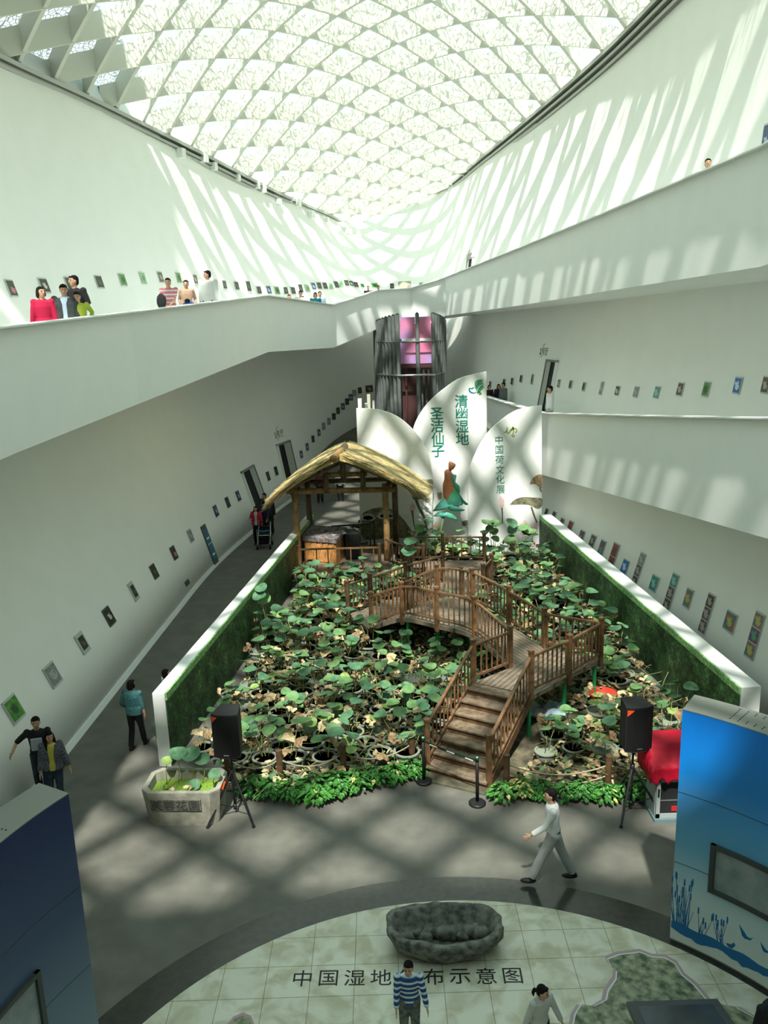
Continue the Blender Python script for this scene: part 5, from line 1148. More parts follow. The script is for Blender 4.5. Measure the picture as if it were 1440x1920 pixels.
UL = [(20, 541, .5, 'pink', 'dark framed photo with a pink flower at the far left of the upper left gallery'), (82, 536, .46, 'white', 'framed photo of a pale blossom behind the red-jacket visitor on the upper gallery'), (130, 533, .46, 'dark', 'dark framed photo behind the tall man in black on the upper gallery'),
 (185, 529, .45, 'dark', 'framed dark photo with a small green bud, first one right of the man in black'), (229, 525, .45, 'green', 'framed deep green leaf photo, second right of the man in black'), (267, 522, .45, 'pale', 'framed pale green and white photo, third right of the man in black'),
 (300, 520, .44, 'brown', 'framed grey brown photo left of the man in pink'), (334, 521, .44, 'green', 'framed bright green photo between the man in pink and the woman in tan'), (365, 524, .42, 'brown', 'framed brown photo left of the man in the white shirt'),
 (420, 534, .42, 'dark', 'framed dark photo right of the man in the white shirt'), (443, 536, .42, 'dark', 'second framed dark photo right of the man in the white shirt'), (465, 537, .55, 'dark', 'taller framed dark photo, third right of the man in the white shirt'),
 (485, 544, .42, 'dark', 'framed photo, fourth right of the man in the white shirt'), (503, 544, .44, 'blue', 'framed light blue photo, fifth right of the man in the white shirt'), (519, 545, .42, 'green', 'framed photo just above the bend of the upper left parapet'),
 (535, 545, .42, 'dark', 'framed dark photo above the two heads at the parapet bend'), (549, 545, .42, 'dark', 'framed dark photo left of the man in the white polo'), (563, 541, .5, 'dark', 'tall framed photo over the man in the white polo'),
 (576, 541, .42, 'pale', 'framed photo left of the woman in the teal top'), (587, 537, .42, 'blue', 'framed bluish photo over the woman in the teal top'), (598, 536, .42, 'dark', 'framed photo over the man in the light blue shirt'),
 (609, 536, .42, 'dark', 'framed photo first right of the man in the light blue shirt'), (620, 536, .42, 'pale', 'framed photo second right of the man in the light blue shirt'), (630, 534, .42, 'dark', 'framed photo third right of the man in the light blue shirt'),
 (639, 532, .42, 'pale', 'framed photo fourth right of the man in the light blue shirt'), (649, 531, .42, 'dark', 'framed photo fifth right of the man in the light blue shirt'), (658, 532, .36, 'white', 'framed photo sixth right of the man in the light blue shirt'),
 (667, 534, .38, 'dark', 'framed photo seventh right of the man in the light blue shirt'), (679, 536, .32, 'green', 'small green framed photo left of the boy in the black shirt')]
for x, y, h, pm, lb in UL: picture(x, y, h, lb, pm, grp=G1, wr=.95 if h < .5 else .75)
picture(702, 536, .36, 'wide green framed photo between the two far visitors on the upper gallery', 'green', wr=1.25, grp=G1)
picture(735, 537, .5, 'dark framed photo on the back wall left of the beige board', 'dark', wr=.62, grp='framed photographs on the back wall', fm=M['white'], mount=.2)
picture(789, 536, .5, 'framed photo with white clouds on the back wall right of the beige board', 'pale', wr=.55, grp='framed photographs on the back wall', fm=M['white'])
picture(822, 529, .32, 'dark framed photo behind the two heads at the back right', 'brown', wr=1.2, grp='framed photographs on the back wall')
e = picture(762, 538, .74, 'big beige board with a small grey square on the upper back wall', 'dark', wr=1.45, fm=mat('beige_panel', (0.33, 0.33, 0.24), .6), name='notice_board', cat='board', mount=.0)
pb = e.children[1]; pb.scale = (.2, .3, 1); pb.location.x = .18
G2 = 'framed photographs on the lower left wall'
LLp = [(24, 1330, .52, 'green', .95, 'framed bright green leaf photo above the couple by the left wall', None), (97, 1266, .52, 'grey', .95, 'pale grey framed panel, nearest one above and right of the couple', 'w'), (153, 1206, .52, 'dark', .8, 'framed dark pond photo in a wide silver mount on the left wall', None),
 (203, 1156, .50, 'white', .85, 'framed photo of a white flower on black on the left wall', 'd'), (249, 1109, .56, 'dark', .62, 'tall framed dark photo between the white flower photo and the moon photo', None), (288, 1072, .46, 'dark', .82, 'black framed photo with a tiny white crescent on the left wall', 'd'),
 (325, 1037, .46, 'pink', .82, 'black framed photo with a small pink blossom on the left wall', 'd'), (356, 1005, .48, 'grey', .8, 'pale grey framed photo left of the tall blue information board', None),
 (404, 958, .44, 'blue', .8, 'framed navy photo right of the tall blue information board', 'd'), (426, 942, .44, 'dark', .8, 'dark framed photo, second right of the blue information board', 'd'), (446, 930, .44, 'blue', .8, 'dark framed photo just left of the nearer doorway', 'd'),
 (502, 893, .44, 'dark', .8, 'dark framed photo between the doorways, left one', 'd'), (517, 883, .44, 'dark', .8, 'dark framed photo between the doorways, right one', 'd'),
 (564, 852, .44, 'blue', .8, 'framed blue photo first right of the farther doorway', None), (575, 838, .44, 'blue', .8, 'framed pale blue photo second right of the farther doorway', None), (586, 823, .42, 'dark', .8, 'dark framed photo third right of the farther doorway', None),
 (597, 811, .42, 'blue', .8, 'framed blue photo fourth right of the farther doorway', None), (606, 799, .42, 'grey', .8, 'grey framed photo fifth right of the farther doorway', None), (616, 790, .42, 'grey', .8, 'pale framed photo sixth right of the farther doorway', None),
 (625, 781, .42, 'dark', .8, 'dark framed photo seventh right of the farther doorway', None), (633, 770, .42, 'dark', .8, 'dark framed photo eighth right of the farther doorway', None), (642, 762, .42, 'blue', .8, 'blue framed photo ninth right of the farther doorway', None),
 (650, 753, .42, 'dark', .8, 'dark framed photo tenth right of the farther doorway', None), (657, 745, .42, 'blue', .8, 'bluish framed photo above the left petal screen', None), (664, 737, .4, 'grey', .8, 'grey framed photo above the left petal screen, near the back corner', None),
 (674, 732, .4, 'dark', .8, 'dark framed photo above the left petal screen, by the corner', None), (692, 729, .42, 'brown', 1.3, 'wide brown framed photo left of the elevator', 'd')]
for x, y, h, pm, wr, lb, f in LLp: picture(x, y, h, lb, pm, wr=wr, grp=G2, fm={'w': frm_l, 'd': frm_d, None: None}[f], mount=.3 if 'wide silver' in lb or 'tall framed dark' in lb else .1)
# round logo on the grey panel
loc, nrm, up, rt = wall_frame(97, 1266); mb = MB(); pr_ = []
for k in range(28): a = 2 * math.pi * k / 28; b = 2 * math.pi * (k + 1) / 28; c0 = loc + nrm * .052; mb.bar(c0 + rt * .13 * math.cos(a) + up * .1 * math.sin(a), c0 + rt * .13 * math.cos(b) + up * .1 * math.sin(b), .008, .004, up=nrm)
o = mb.build('round_print', M['white'])
for e in col.objects:
    if e.get('label', '').startswith('pale grey framed panel, nearest'):
        me = o.data; inv = (Matrix.Translation(e.location) @ e.rotation_euler.to_matrix().to_4x4()).inverted(); me.transform(inv); o.parent = e
# tall blue information board
ib = picture(392, 1021, 1.55, 'tall blue two-part information board on the left wall', 'blue', wr=.34, fm=frm_d, cells=1, name='information_board', cat='board', mount=.14)
ib.children[1].scale = (1, .9, 1); ibm = mat('board_blue', (0.03, 0.12, 0.20), .4, noise_c=(0.06, .2, .3), scale=3); ib.children[1].data.materials[0] = ibm
for yy, m_ in ((.03, frm_l), (.25, M['white']), (-.4, M['white'])):
    mb = MB(); mb.box((0, 0, 0), (.44 if yy == .03 else .25, .05 if yy == .03 else .07, .006)); me = mb.mesh('board_strip', m_); q = bpy.data.objects.new('board_strip', me); col.objects.link(q); q.parent = ib; q.location = (0, yy, .051)
es = picture(350, 1093, .16, 'small dark exit sign low on the left wall below the grey photo', 'dark', wr=2.2, fm=frm_d, name='exit_sign', cat='sign', mount=.1); es.children[1].data.materials[0] = mat('sign_green', (0.03, 0.10, 0.06), .4)
G3 = 'framed photographs on the middle right gallery wall'
MR = [(1385, 723, .44, 'blue2', .8, 'framed bright blue lotus photo on the middle right gallery'), (1326, 730, .42, 'green', .82, 'framed lime green leaf photo left of the bright blue one'), (1277, 730, .40, 'brown', .8, 'framed brown photo second left of the bright blue one'),
 (1233, 736, .38, 'teal', .8, 'framed turquoise photo third left of the bright blue one'), (1194, 735, .36, 'grey', .8, 'framed grey photo fourth left of the bright blue one'), (1159, 733, .34, 'white', .8, 'framed photo of a pale flower, fifth left of the bright blue one'),
 (1129, 728, .48, 'grey', .42, 'narrow grey framed photo, sixth left of the bright blue one'), (1096, 725, .34, 'green', .7, 'framed dark green photo, third right of the middle gallery door'), (1071, 721, .34, 'green', .72, 'framed green photo, second right of the middle gallery door'),
 (1049, 719, .34, 'brown', .72, 'framed brown photo, first right of the middle gallery door'), (999, 711, .46, 'green', .4, 'narrow green framed photo just left of the middle gallery door'), (978, 710, .34, 'dark', .75, 'dark framed photo, second left of the middle gallery door'),
 (961, 715, .34, 'dark', .75, 'dark framed photo, third left of the middle gallery door'), (946, 717, .34, 'dark', .75, 'dark framed photo behind the embracing couple'), (920, 721, .34, 'dark', .75, 'dark framed photo above the visitor beside the tall petal screen')]
for x, y, h, pm, wr, lb in MR: picture(x, y, h, lb, pm, wr=wr, grp=G3)
picture(1438, 722, .42, 'edge of a framed photo cut by the right border on the middle gallery', 'brown', wr=.8, grp=G3)
G4 = 'drawings on the lower right wall'
LR = [(1417, 1192, 1.1, ('multi', 'multi2', 'multi'), 3, 1.0, 'strip of three bright drawings nearest the right border'), (1371, 1166, .48, 'multi', 1, .95, 'single orange and green drawing left of the nearest strip'), (1327, 1151, 1.05, ('brown', 'mono', 'mono'), 3, .9, 'strip of three dark and purple drawings, second strip from the right'),
 (1292, 1122, .52, 'multi', 1, .6, 'single drawing of an orange figure between two strips'), (1259, 1112, 1.1, ('teal', 'mono', 'brown'), 3, .9, 'strip of three drawings, third strip from the right'), (1228, 1094, .46, 'teal', 1, .85, 'single teal drawing, right of the fourth strip'),
 (1198, 1070, 1.1, ('grey', 'mono', 'brown'), 3, .85, 'strip of three drawings with a grey top one, fourth strip'), (1173, 1063, .46, 'blue2', 1, .8, 'single blue landscape drawing on the lower right wall'), (1151, 1044, .9, ('red', 'red'), 2, .9, 'red pair of drawings, fifth strip on the lower right wall'),
 (1128, 1032, .7, 'multi2', 1, .5, 'narrow drawing left of the red pair'), (1109, 1024, .8, ('brown', 'mono'), 2, .9, 'dark pair of drawings, second left of the red pair'), (1090, 1010, .6, 'mono', 1, .6, 'dark drawing third left of the red pair'),
 (1069, 992, .62, 'red', 1, .6, 'reddish drawing high above the bed wall, far right side'), (1053, 985, .55, 'mono', 1, .6, 'dark drawing left of the far reddish one'), (1038, 972, .55, 'mono', 1, .6, 'dark drawing second left of the far reddish one'), (1024, 966, .55, 'dark', 1, .5, 'dark drawing just right of the right petal screen')]
for x, y, h, pm, cells, wr, lb in LR: picture(x, y, h, lb, pm, wr=wr, grp=G4, cells=cells, mount=.06)
# small poster cut by the upper right border
picture(1439, 262, .8, 'poster edge cut by the right border on the upper gallery wall', 'blue', wr=.5, grp=None)
# ================================================================== DOORS, SIGNS, WALL LAMPS
def door(n, x, y, w_, h, leaf=.5, flip=1):
    loc, nrm, up, rt = wall_frame(x, y); R = Matrix((rt, up, nrm)).transposed(); e = bpy.data.objects.new('door_%d' % n, None); col.objects.link(e); e.location = loc; e.rotation_euler = R.to_euler(); tag(e, kind='structure')
    def b(nm, c, s, m): mb = MB(); mb.box(c, s); me = mb.mesh(nm, m); q = bpy.data.objects.new(nm, me); col.objects.link(q); q.parent = e
    b('doorway_shade', (0, 0, .02), (w_, h, .12), M['dark'])  # solid dark box painted as shaded doorway depth; wall stays uncut
    for sx_ in (-1, 1): b('jamb', (sx_ * w_ / 2, 0, .04), (.07, h, .18), M['doorframe'] if sx_ * flip < 0 else M['white'])
    b('lintel', (0, h / 2, .04), (w_ + .07, .09, .18), M['doorframe'])
    b('door_leaf', (flip * -w_ * (.5 - leaf / 2) * 1, 0, .086), (w_ * leaf, h - .08, .02), M['doorleaf']); b('leaf_edge', (flip * (-w_ * .5 + w_ * leaf), 0, .09), (.05, h - .08, .03), M['black'])
door(1, 480, 931, 1.75, 2.65, .45, -1); door(2, 540, 878, 1.6, 2.65, .55, -1); door(3, 1026, 741, 1.15, 2.85, .5, 1); door(4, 882, 508, .95, 1.3, .4, 1)
def wall_sign(x, y, s, txt, lb):
    loc, nrm, up, rt = wall_frame(x, y); mb = MB(); put_text(mb, txt, s, loc + nrm * .01, rt, up, extrude=.003, offset=.004)
    p0 = [(-.35, .35), (-.2, .5), (.05, .55)]; q0 = [(-.5, -.1), (-.45, -.3), (-.3, -.45)]
    for P in (p0, q0):
        for a, b in zip(P, P[1:]): mb.bar(loc + nrm * .01 + rt * a[0] * s * 1.6 + up * a[1] * s * 1.6, loc + nrm * .01 + rt * b[0] * s * 1.6 + up * b[1] * s * 1.6, .03, .006, up=nrm)
    o = mb.build('hall_sign', mat('sign_grey', (0.16, 0.16, 0.13), .6)); recenter(o); tag(o, lb, 'sign')
wall_sign(523, 814, .42, '3号厅', 'grey hall number lettering above the farther left doorway'); wall_sign(1020, 659, .36, '2号厅', 'grey hall number lettering above the middle gallery door'); wall_sign(880, 480, .34, '1号厅', 'tiny hall number lettering above the upper right door')
wl_ = [(335, 290, .5), (377, 297, .55), (397, 314, .45), (442, 334, .42), (478, 349, .45), (489, 356, .5), (520, 381, .42), (545, 374, .36), (556, 383, .48), (581, 406, .52), (611, 414, .32), (632, 431, .4), (648, 434, .42), (653, 436, .42), (671, 442, .38)]
for k, (x, y, s) in enumerate(wl_):
    loc, nrm, up, rt = wall_frame(x, y); mb = MB(); q = loc + nrm * s * .3; mb.slab([loc + rt * -s * .32 + Vector((0, 0, -.3 * s)), loc + rt * s * .32 + Vector((0, 0, -.3 * s)), loc + nrm * s * .55 + rt * s * .32 + Vector((0, 0, -.38 * s)), loc + nrm * s * .55 + rt * -s * .32 + Vector((0, 0, -.38 * s))], (0, 0, s * .8))
    o = mb.build('wall_lamp', M['white']); recenter(o)
    tag(o, 'white box spotlight high on the left wall, %s counted from the left' % ['first', 'second', 'third', 'fourth', 'fifth', 'sixth', 'seventh', 'eighth', 'ninth', 'tenth', 'eleventh', 'twelfth', 'thirteenth', 'fourteenth', 'last'][k], 'spotlight', 'box spotlights under the roof edge')
for k, (x, y) in enumerate([(1272, 532), (1118, 562)]):
    loc, nrm, i_, d_ = BV.ray_cast(EYE, ray(x, y).normalized())
# ================================================================== PEOPLE
def ik(a, c, l1, l2, pole):
    a = Vector(a); c = Vector(c); d = c - a; L = min(d.length, (l1 + l2) * .999); dn = d.normalized(); x = (l1 * l1 - l2 * l2 + L * L) / (2 * L); h = math.sqrt(max(0, l1 * l1 - x * x))
    p = Vector(pole); p = (p - dn * p.dot(dn)); p = p.normalized() if p.length > 1e-5 else dn.orthogonal(); return a + dn * x + p * h, a + dn * L
def remesh(mb, name, m, par, vox, smooth=4):
    me = mb.mesh('tmp', m); o = bpy.data.objects.new('tmp', me); col.objects.link(o); rm = o.modifiers.new('r', 'REMESH'); rm.mode = 'VOXEL'; rm.voxel_size = vox; rm.use_smooth_shade = True
    sm = o.modifiers.new('s', 'SMOOTH'); sm.iterations = smooth; sm.factor = .5
    dg = bpy.context.evaluated_depsgraph_get(); me2 = bpy.data.meshes.new_from_object(o.evaluated_get(dg)); bpy.data.objects.remove(o); bpy.data.meshes.remove(me)
    me2.name = name; me2.materials.clear(); me2.materials.append(m); q = bpy.data.objects.new(name, me2); col.objects.link(q); q.parent = par; return q
CM = {}
def cm(name, c, c2=None, sc_=8):
    if name not in CM: CM[name] = mat(name, c, .8, noise_c=c2, scale=sc_)
    return CM[name]
def stripe(name, a, b, scale):
    m = bpy.data.materials.new(name); m.use_nodes = True; n = m.node_tree.nodes; l = m.node_tree.links; t = n.new('ShaderNodeTexCoord'); wv = n.new('ShaderNodeTexWave'); wv.bands_direction = 'Z'; wv.inputs['Scale'].default_value = scale
    r = n.new('ShaderNodeValToRGB'); r.color_ramp.interpolation = 'CONSTANT'; r.color_ramp.elements[0].color = (*a, 1); r.color_ramp.elements[1].color = (*b, 1); r.color_ramp.elements[1].position = .5; x = r.color_ramp.elements.new(.78); x.color = (.62, .68, .72, 1)
    l.new(t.outputs['Object'], wv.inputs['Vector']); l.new(wv.outputs['Fac'], r.inputs[0]); l.new(r.outputs[0], n['Principled BSDF'].inputs['Base Color']); n['Principled BSDF'].inputs['Roughness'].default_value = .85; return m
def person(loc, face, H, lb, shirt, trousers, shoes=None, sleeve='long', hair='short', handL=None, handR=None, footL=None, footR=None, lean=0.0, headyaw=0.0, headpitch=0.0, vox=.016, skin=None, jacket=None, fat=1.0, grp=None, fingers=False, hairm=None, female=False, neck=None):
    """face: heading in degrees, 0 looks towards +Y. local frame: x right, y forward"""
    s = H / 1.70; e = empty('person', loc, lb, 'person', grp, rz=R_(face)); V = lambda x, y, z: Vector((x, y, z)) * s; skin = skin or M['skin']
    loc0 = Vector(loc); e.location = (0, 0, 0); e.rotation_euler = (0, 0, 0)
    def ln(z): return lean * max(0, z - .93)
    pel = V(0, 0, .94); wst = V(0, ln(1.08), 1.08); chs = V(0, ln(1.30), 1.30); nk = V(0, ln(1.45) + .005, 1.45); hd = V(0, ln(1.6) + .02, 1.585)
    sh = {k: V(k * (.165 if female else .185) * fat, ln(1.40), 1.395) for k in (-1, 1)}; hp = {k: V(k * .088, 0, .92) for k in (-1, 1)}
    ft = {-1: V(*(footL or (-.10, 0, .08))), 1: V(*(footR or (.10, 0, .08)))}; hn = {-1: V(*(handL or (-.25, .04, .84))), 1: V(*(handR or (.25, .04, .84)))}
    kn = {}; an = {}; elb = {}; wr = {}
    for k in (-1, 1):
        kn[k], an[k] = ik(hp[k], ft[k], .43 * s, .43 * s, (0, 1, 0)); elb[k], wr[k] = ik(sh[k], hn[k], .28 * s, .25 * s, (k * .35, -1, -.1))
    W = fat
    def torso(mb, g, hem=.90, top=True):
        mb.tube([V(0, ln(hem), hem - .02), wst * .5 + pel * .5, wst, chs, V(0, ln(1.40), 1.40), V(0, ln(1.455), 1.455)], [x * s for x in (.165 * W + g, .165 * W + g, (.135 if female else .15) * W + g, .175 * W + g, .15 * W + g, .055 + g)], 18, flat=.62, side=(1, 0, 0))
    def arms(mb, g, upto=1.0, ks=(-1, 1)):
        for k in ks:
            P = [sh[k] * .93 + chs * .07, sh[k].lerp(elb[k], .5), elb[k]]; r = [.056 + g, .048 + g, .041 + g]
            if upto > 1: P += [elb[k].lerp(wr[k], min(1, upto - 1) * .5), elb[k].lerp(wr[k], min(1, upto - 1))]; r += [.038 + g, .030 + g + (.004 if g else 0)]
            elif upto < 1: P = P[:2] + [sh[k].lerp(elb[k], upto)]
            mb.tube(P, [x * s for x in r], 12); mb.ell(sh[k], [(.058 + g) * s] * 3, 10)
    def legs(mb, g, z0=0.0):
        for k in (-1, 1):
            mb.tube([hp[k] + V(0, 0, .03), hp[k].lerp(kn[k], .45), kn[k], kn[k].lerp(an[k], .4), an[k] + (kn[k] - an[k]).normalized() * z0 * s], [x * s for x in (.092 + g, .078 + g, .056 + g * 1.4, .052 + g * 1.8, .040 + g * 2.2)], 14)
        mb.ell(pel + V(0, -.01, -.02), (s * (.145 + g), s * (.088 + g), s * (.09 + g)), 14)
    R = Matrix.Rotation(-R_(headyaw), 3, 'Z') @ Matrix.Rotation(R_(headpitch), 3, 'X')
    hc = lambda x, y, z: hd + R @ V(x, y, z)
    b = MB(); torso(b, -.012, .92); arms(b, -.006, 2.0); legs(b, -.008)
    b.tube([V(0, ln(1.40), 1.40), nk, hc(0, -.005, -.06)], [.062 * s, .054 * s, .052 * s], 12)
    b.ell(hd, (.074 * s, .090 * s, .106 * s), 18, mtx=R); b.ell(hc(0, .022, -.05), (.054 * s, .062 * s, .062 * s), 14, mtx=R); b.ell(hc(0, .098, -.012), (.012 * s, .018 * s, .022 * s), 8, mtx=R)
    for k in (-1, 1): b.ell(hc(k * .076, -.005, -.005), (.012 * s, .02 * s, .03 * s), 8, mtx=R)
    for k in (-1, 1):
        d = (wr[k] - elb[k]).normalized(); sd = Vector((0, 1, 0)) if abs(d.y) < .75 else Vector((0, 0, 1)); sd = (sd - d * sd.dot(d)).normalized(); nn2 = d.cross(sd)
        pc_ = wr[k] + d * .05 * s; mt = Matrix((sd, nn2, d)).transposed(); b.ell(pc_, (.038 * s, .018 * s, .055 * s), 10, mtx=mt)
        for j, (o_, L) in enumerate(((-.027, .055), (-.009, .068), (.009, .072), (.027, .062))):
            r0 = wr[k] + d * .085 * s + sd * o_ * s; sp = sd * (o_ * .35 if fingers else o_ * .1) * s; curl = nn2 * (.012 if fingers else .02) * s * (-k)
            b.tube([r0, r0 + d * L * .5 * s + sp, r0 + d * L * s + sp * 1.6 + curl], [.0092 * s, .0085 * s, .007 * s], 8)
        t0 = wr[k] + d * .03 * s + sd * .028 * s; b.tube([t0, t0 + (d * .6 + sd * .7).normalized() * .035 * s, t0 + (d * .8 + sd * .55).normalized() * .062 * s], [.0115 * s, .010 * s, .008 * s], 8)
    for k in (-1, 1): b.ell(an[k] + V(0, .055, -.045), (.042 * s, .115 * s, .034 * s), 12)
    remesh(b, 'body', skin, e, vox * s * (.62 if fingers else 1), 2)
    # face
    for k in (-1, 1):
        mb = MB(); mb.ell(hc(k * .030, .079, .008), (.012 * s, .006 * s, .0065 * s), 8, mtx=R); mb.build('eye', M['hair'], e)
        mb = MB(); mb.bar(hc(k * .014, .085, .028), hc(k * .046, .074, .030), .006 * s, .006 * s); mb.build('eyebrow', M['hair'], e)
    mb = MB(); mb.ell(hc(0, .0835, -.052), (.022 * s, .006 * s, .006 * s), 8, mtx=R); mb.build('mouth', M['lips'], e)
    # clothing
    if trousers:
        mb = MB(); legs(mb, .014 if not female else .009, .02); remesh(mb, 'trousers', trousers, e, vox * s, 3)
    mb = MB(); torso(mb, .012, .88 if shirt is not None else .9); arms(mb, .012, {'long': 1.92, 'three': 1.45, 'short': .62, 'elbow': 1.0}[sleeve]); sm_ = remesh(mb, 'shirt', shirt, e, vox * s, 3)
    if jacket:
        mb = MB(); arms(mb, .022, 1.85)
        for k in (-1, 1): mb.tube([V(k * .118, ln(.90) + .008, .88), V(k * .115, ln(1.1) + .008, 1.1), V(k * .118, ln(1.3) + .008, 1.3), V(k * .10, ln(1.42) + .005, 1.42)], [x * s * (1 + (W - 1) * 1.5) for x in (.118, .108, .12, .078)], 12, flat=1.0)
        mb.tube([V(0, ln(.9) - .05, .88), V(0, ln(1.1) - .05, 1.1), V(0, ln(1.3) - .045, 1.3), V(0, ln(1.42) - .02, 1.43)], [x * s for x in (.16, .15, .17, .11)], 14, flat=.45, side=(1, 0, 0)); remesh(mb, 'jacket', jacket, e, vox * s, 3)
    for k in (-1, 1):
        mb = MB(); a = an[k]; mb.ell(a + V(0, .055, -.047), (.05 * s, .135 * s, .042 * s), 14); mb.ell(a + V(0, -.01, -.02), (.046 * s, .055 * s, .055 * s), 12); o = remesh(mb, 'shoe', shoes or M['black'], e, vox * s * .8, 2)
    # hair
    hm = hairm or M['hair']; mb = MB(); mb.ell(hc(0, -.026, .036), (.085 * s, .090 * s, .086 * s), 16, mtx=R); mb.ell(hc(0, -.048, -.010), (.080 * s, .064 * s, .085 * s), 14, mtx=R); mb.ell(hc(0, .050, .078), (.060 * s, .034 * s, .022 * s), 10, mtx=R)
    if hair == 'long':
        mb.tube([hc(0, -.07, 0), hc(0, -.085, -.12), hc(0, -.085, -.27)], [.07 * s, .075 * s, .04 * s], 12, flat=.5, side=(1, 0, 0))
        for k in (-1, 1): mb.tube([hc(k * .07, -.01, .03), hc(k * .085, 0, -.08), hc(k * .09, .02, -.2), hc(k * .075, .05, -.30)], [.028 * s, .032 * s, .03 * s, .012 * s], 10)
    if hair == 'bob':
        mb.tube([hc(0, -.055, .02), hc(0, -.06, -.07), hc(0, -.05, -.11)], [.08 * s, .085 * s, .06 * s], 12, flat=.55, side=(1, 0, 0))
        for k in (-1, 1): mb.ell(hc(k * .072, .0, -.03), (.022 * s, .04 * s, .06 * s), 10, mtx=R)
    if hair == 'tail': mb.tube([hc(0, -.09, -.01), hc(0, -.145, -.03), hc(0, -.165, -.10), hc(0, -.15, -.17)], [.022 * s, .035 * s, .03 * s, .01 * s], 10)
    remesh(mb, 'hair', hm, e, vox * s * .9, 2)
    e.location = loc0; e.rotation_euler = (0, 0, R_(face)); return e
wht = cm('white_shirt', (0.72, 0.73, 0.72)); gtr = cm('light_grey_trousers', (0.30, 0.31, 0.31), (0.36, 0.37, 0.37)); blk = cm('black_cloth', (0.012, 0.012, 0.014)); jean = cm('dark_jeans', (0.015, 0.022, 0.035), (0.03, 0.045, 0.065)); navy = cm('navy_jumper', (0.012, 0.015, 0.035)); redc = cm('crimson_jumper', (0.42, 0.008, 0.05)); dgj = cm('dark_grey_jacket', (0.035, 0.045, 0.045), (0.06, 0.07, 0.07)); pnk = stripe('pink_striped_shirt', (0.62, 0.20, 0.24), (0.68, 0.26, 0.30), 3); tan = cm('tan_top', (0.42, 0.28, 0.20)); ylw = cm('yellow_top', (0.50, 0.43, 0.08)); tealp = cm('teal_patterned_shirt', (0.005, 0.12, 0.15), (0.10, 0.20, 0.20), 38); grt = cm('grey_top', (0.48, 0.49, 0.47)); tlt = cm('teal_top', (0.01, 0.20, 0.27)); lbl = cm('light_blue_shirt', (0.40, 0.52, 0.62)); gbl = cm('grey_blue_shirt', (0.05, 0.07, 0.10))
pm_ = atz(1036, 1655)
p1 = person((pm_.x, pm_.y, 0), 84, 1.70, 'walking man in a white shirt and light grey trousers in front of the bed', wht, gtr, handL=(-.20, .36, 1.0), handR=(.24, .06, .92), footL=(-.08, .36, .09), footR=(.08, -.34, .12), lean=.06, fingers=True, vox=.013)
mb = MB(); mb.tube([(0, 0, 0.97), (0, 0, 1.01)], .172, 18, flat=.64, side=(1, 0, 0)); me = mb.mesh('belt', M['black']); o = bpy.data.objects.new('belt', me); col.objects.link(o); o.parent = p1
a = atz(62, 1342, 1.72); p = person((-6.86, 14.72, 0), 192, 1.72, 'young man in a black top with a white print walking beside the left wall', blk, jean, sleeve='elbow', handR=(.44, .22, 1.12), handL=(-.3, .0, .86), footL=(-.1, .12, .08), footR=(.1, -.1, .08), headyaw=-8, vox=.013, fingers=True)
mb = MB(); mb.box((0, .118, 1.22), (.20, .03, .24)); me = mb.mesh('shirt_print', cm('print_white', (0.5, .52, .55), (0.28, .3, .32), 60)); o = bpy.data.objects.new('shirt_print', me); col.objects.link(o); o.parent = p
o.scale = (1, 1.35, 1)
person((-6.47, 14.35, 0), 196, 1.60, 'long-haired woman in a yellow top and dark patterned jacket by the left wall', ylw, jean, hair='long', handL=(-.34, .10, .80), handR=(.24, .12, .86), footL=(-.1, .12, .08), jacket=cm('patterned_jacket', (0.03, 0.03, 0.045), (0.15, 0.15, 0.18), 40), headyaw=-25, vox=.013, fingers=True, female=True)
a = atz(258, 1402); person((a.x, a.y, 0), -12, 1.60, 'woman seen from behind in a teal patterned shirt and black trousers', tealp, blk, hair='bob', sleeve='three', handL=(-.22, .1, .95), handR=(.24, .06, .84), footL=(-.08, -.14, .08), footR=(.1, .18, .08), vox=.013, fat=1.12, headyaw=12, female=True, fingers=True)
person((-5.02, 17.3, 0), -60, 1.50, 'dark-haired visitor mostly hidden behind the left bed wall', grt, blk, hair='bob')
a = atz(484, 1020); person((a.x, a.y, 0), 172, 1.62, 'woman in a white top and red cardigan walking beside the stroller', grt, blk, hair='long', jacket=cm('red_cardigan', (0.40, 0.02, 0.05)), female=True, handR=(.2, .2, 1.15))
a = atz(504, 1016); person((a.x - .10, a.y + .02, 0), 176, 1.72, 'man in a navy jumper pushing the stroller', navy, blk, handL=(-.16, .42, .98), handR=(.16, .42, .98), headpitch=-14)
a = atz(484, 985); person((-5.2, 35.4, 0), 140, 1.74, 'man in a grey blue shirt entering the nearer left doorway', gbl, blk)
person((-4.95, 34.9, 0), 178, 1.66, 'dark-haired visitor right behind the man with the stroller', cm('brown_dark', (0.03, 0.02, 0.02)), blk, hair='bob')
person((-4.35, 40.0, 0), 170, 1.66, 'visitor in black at the farther left doorway', blk, blk, hair='bob')
a = atz(641, 930); person((a.x, min(a.y, 41.2), 0), 2, 1.62, 'far visitor in a white top seen through the pavilion', wht, blk)
a = atz(592, 916); person((-3.2, 41.0, 0), 0, 1.68, 'far visitor in dark red seen under the pavilion roof', cm('dark_red', (0.12, 0.03, 0.04)), blk)
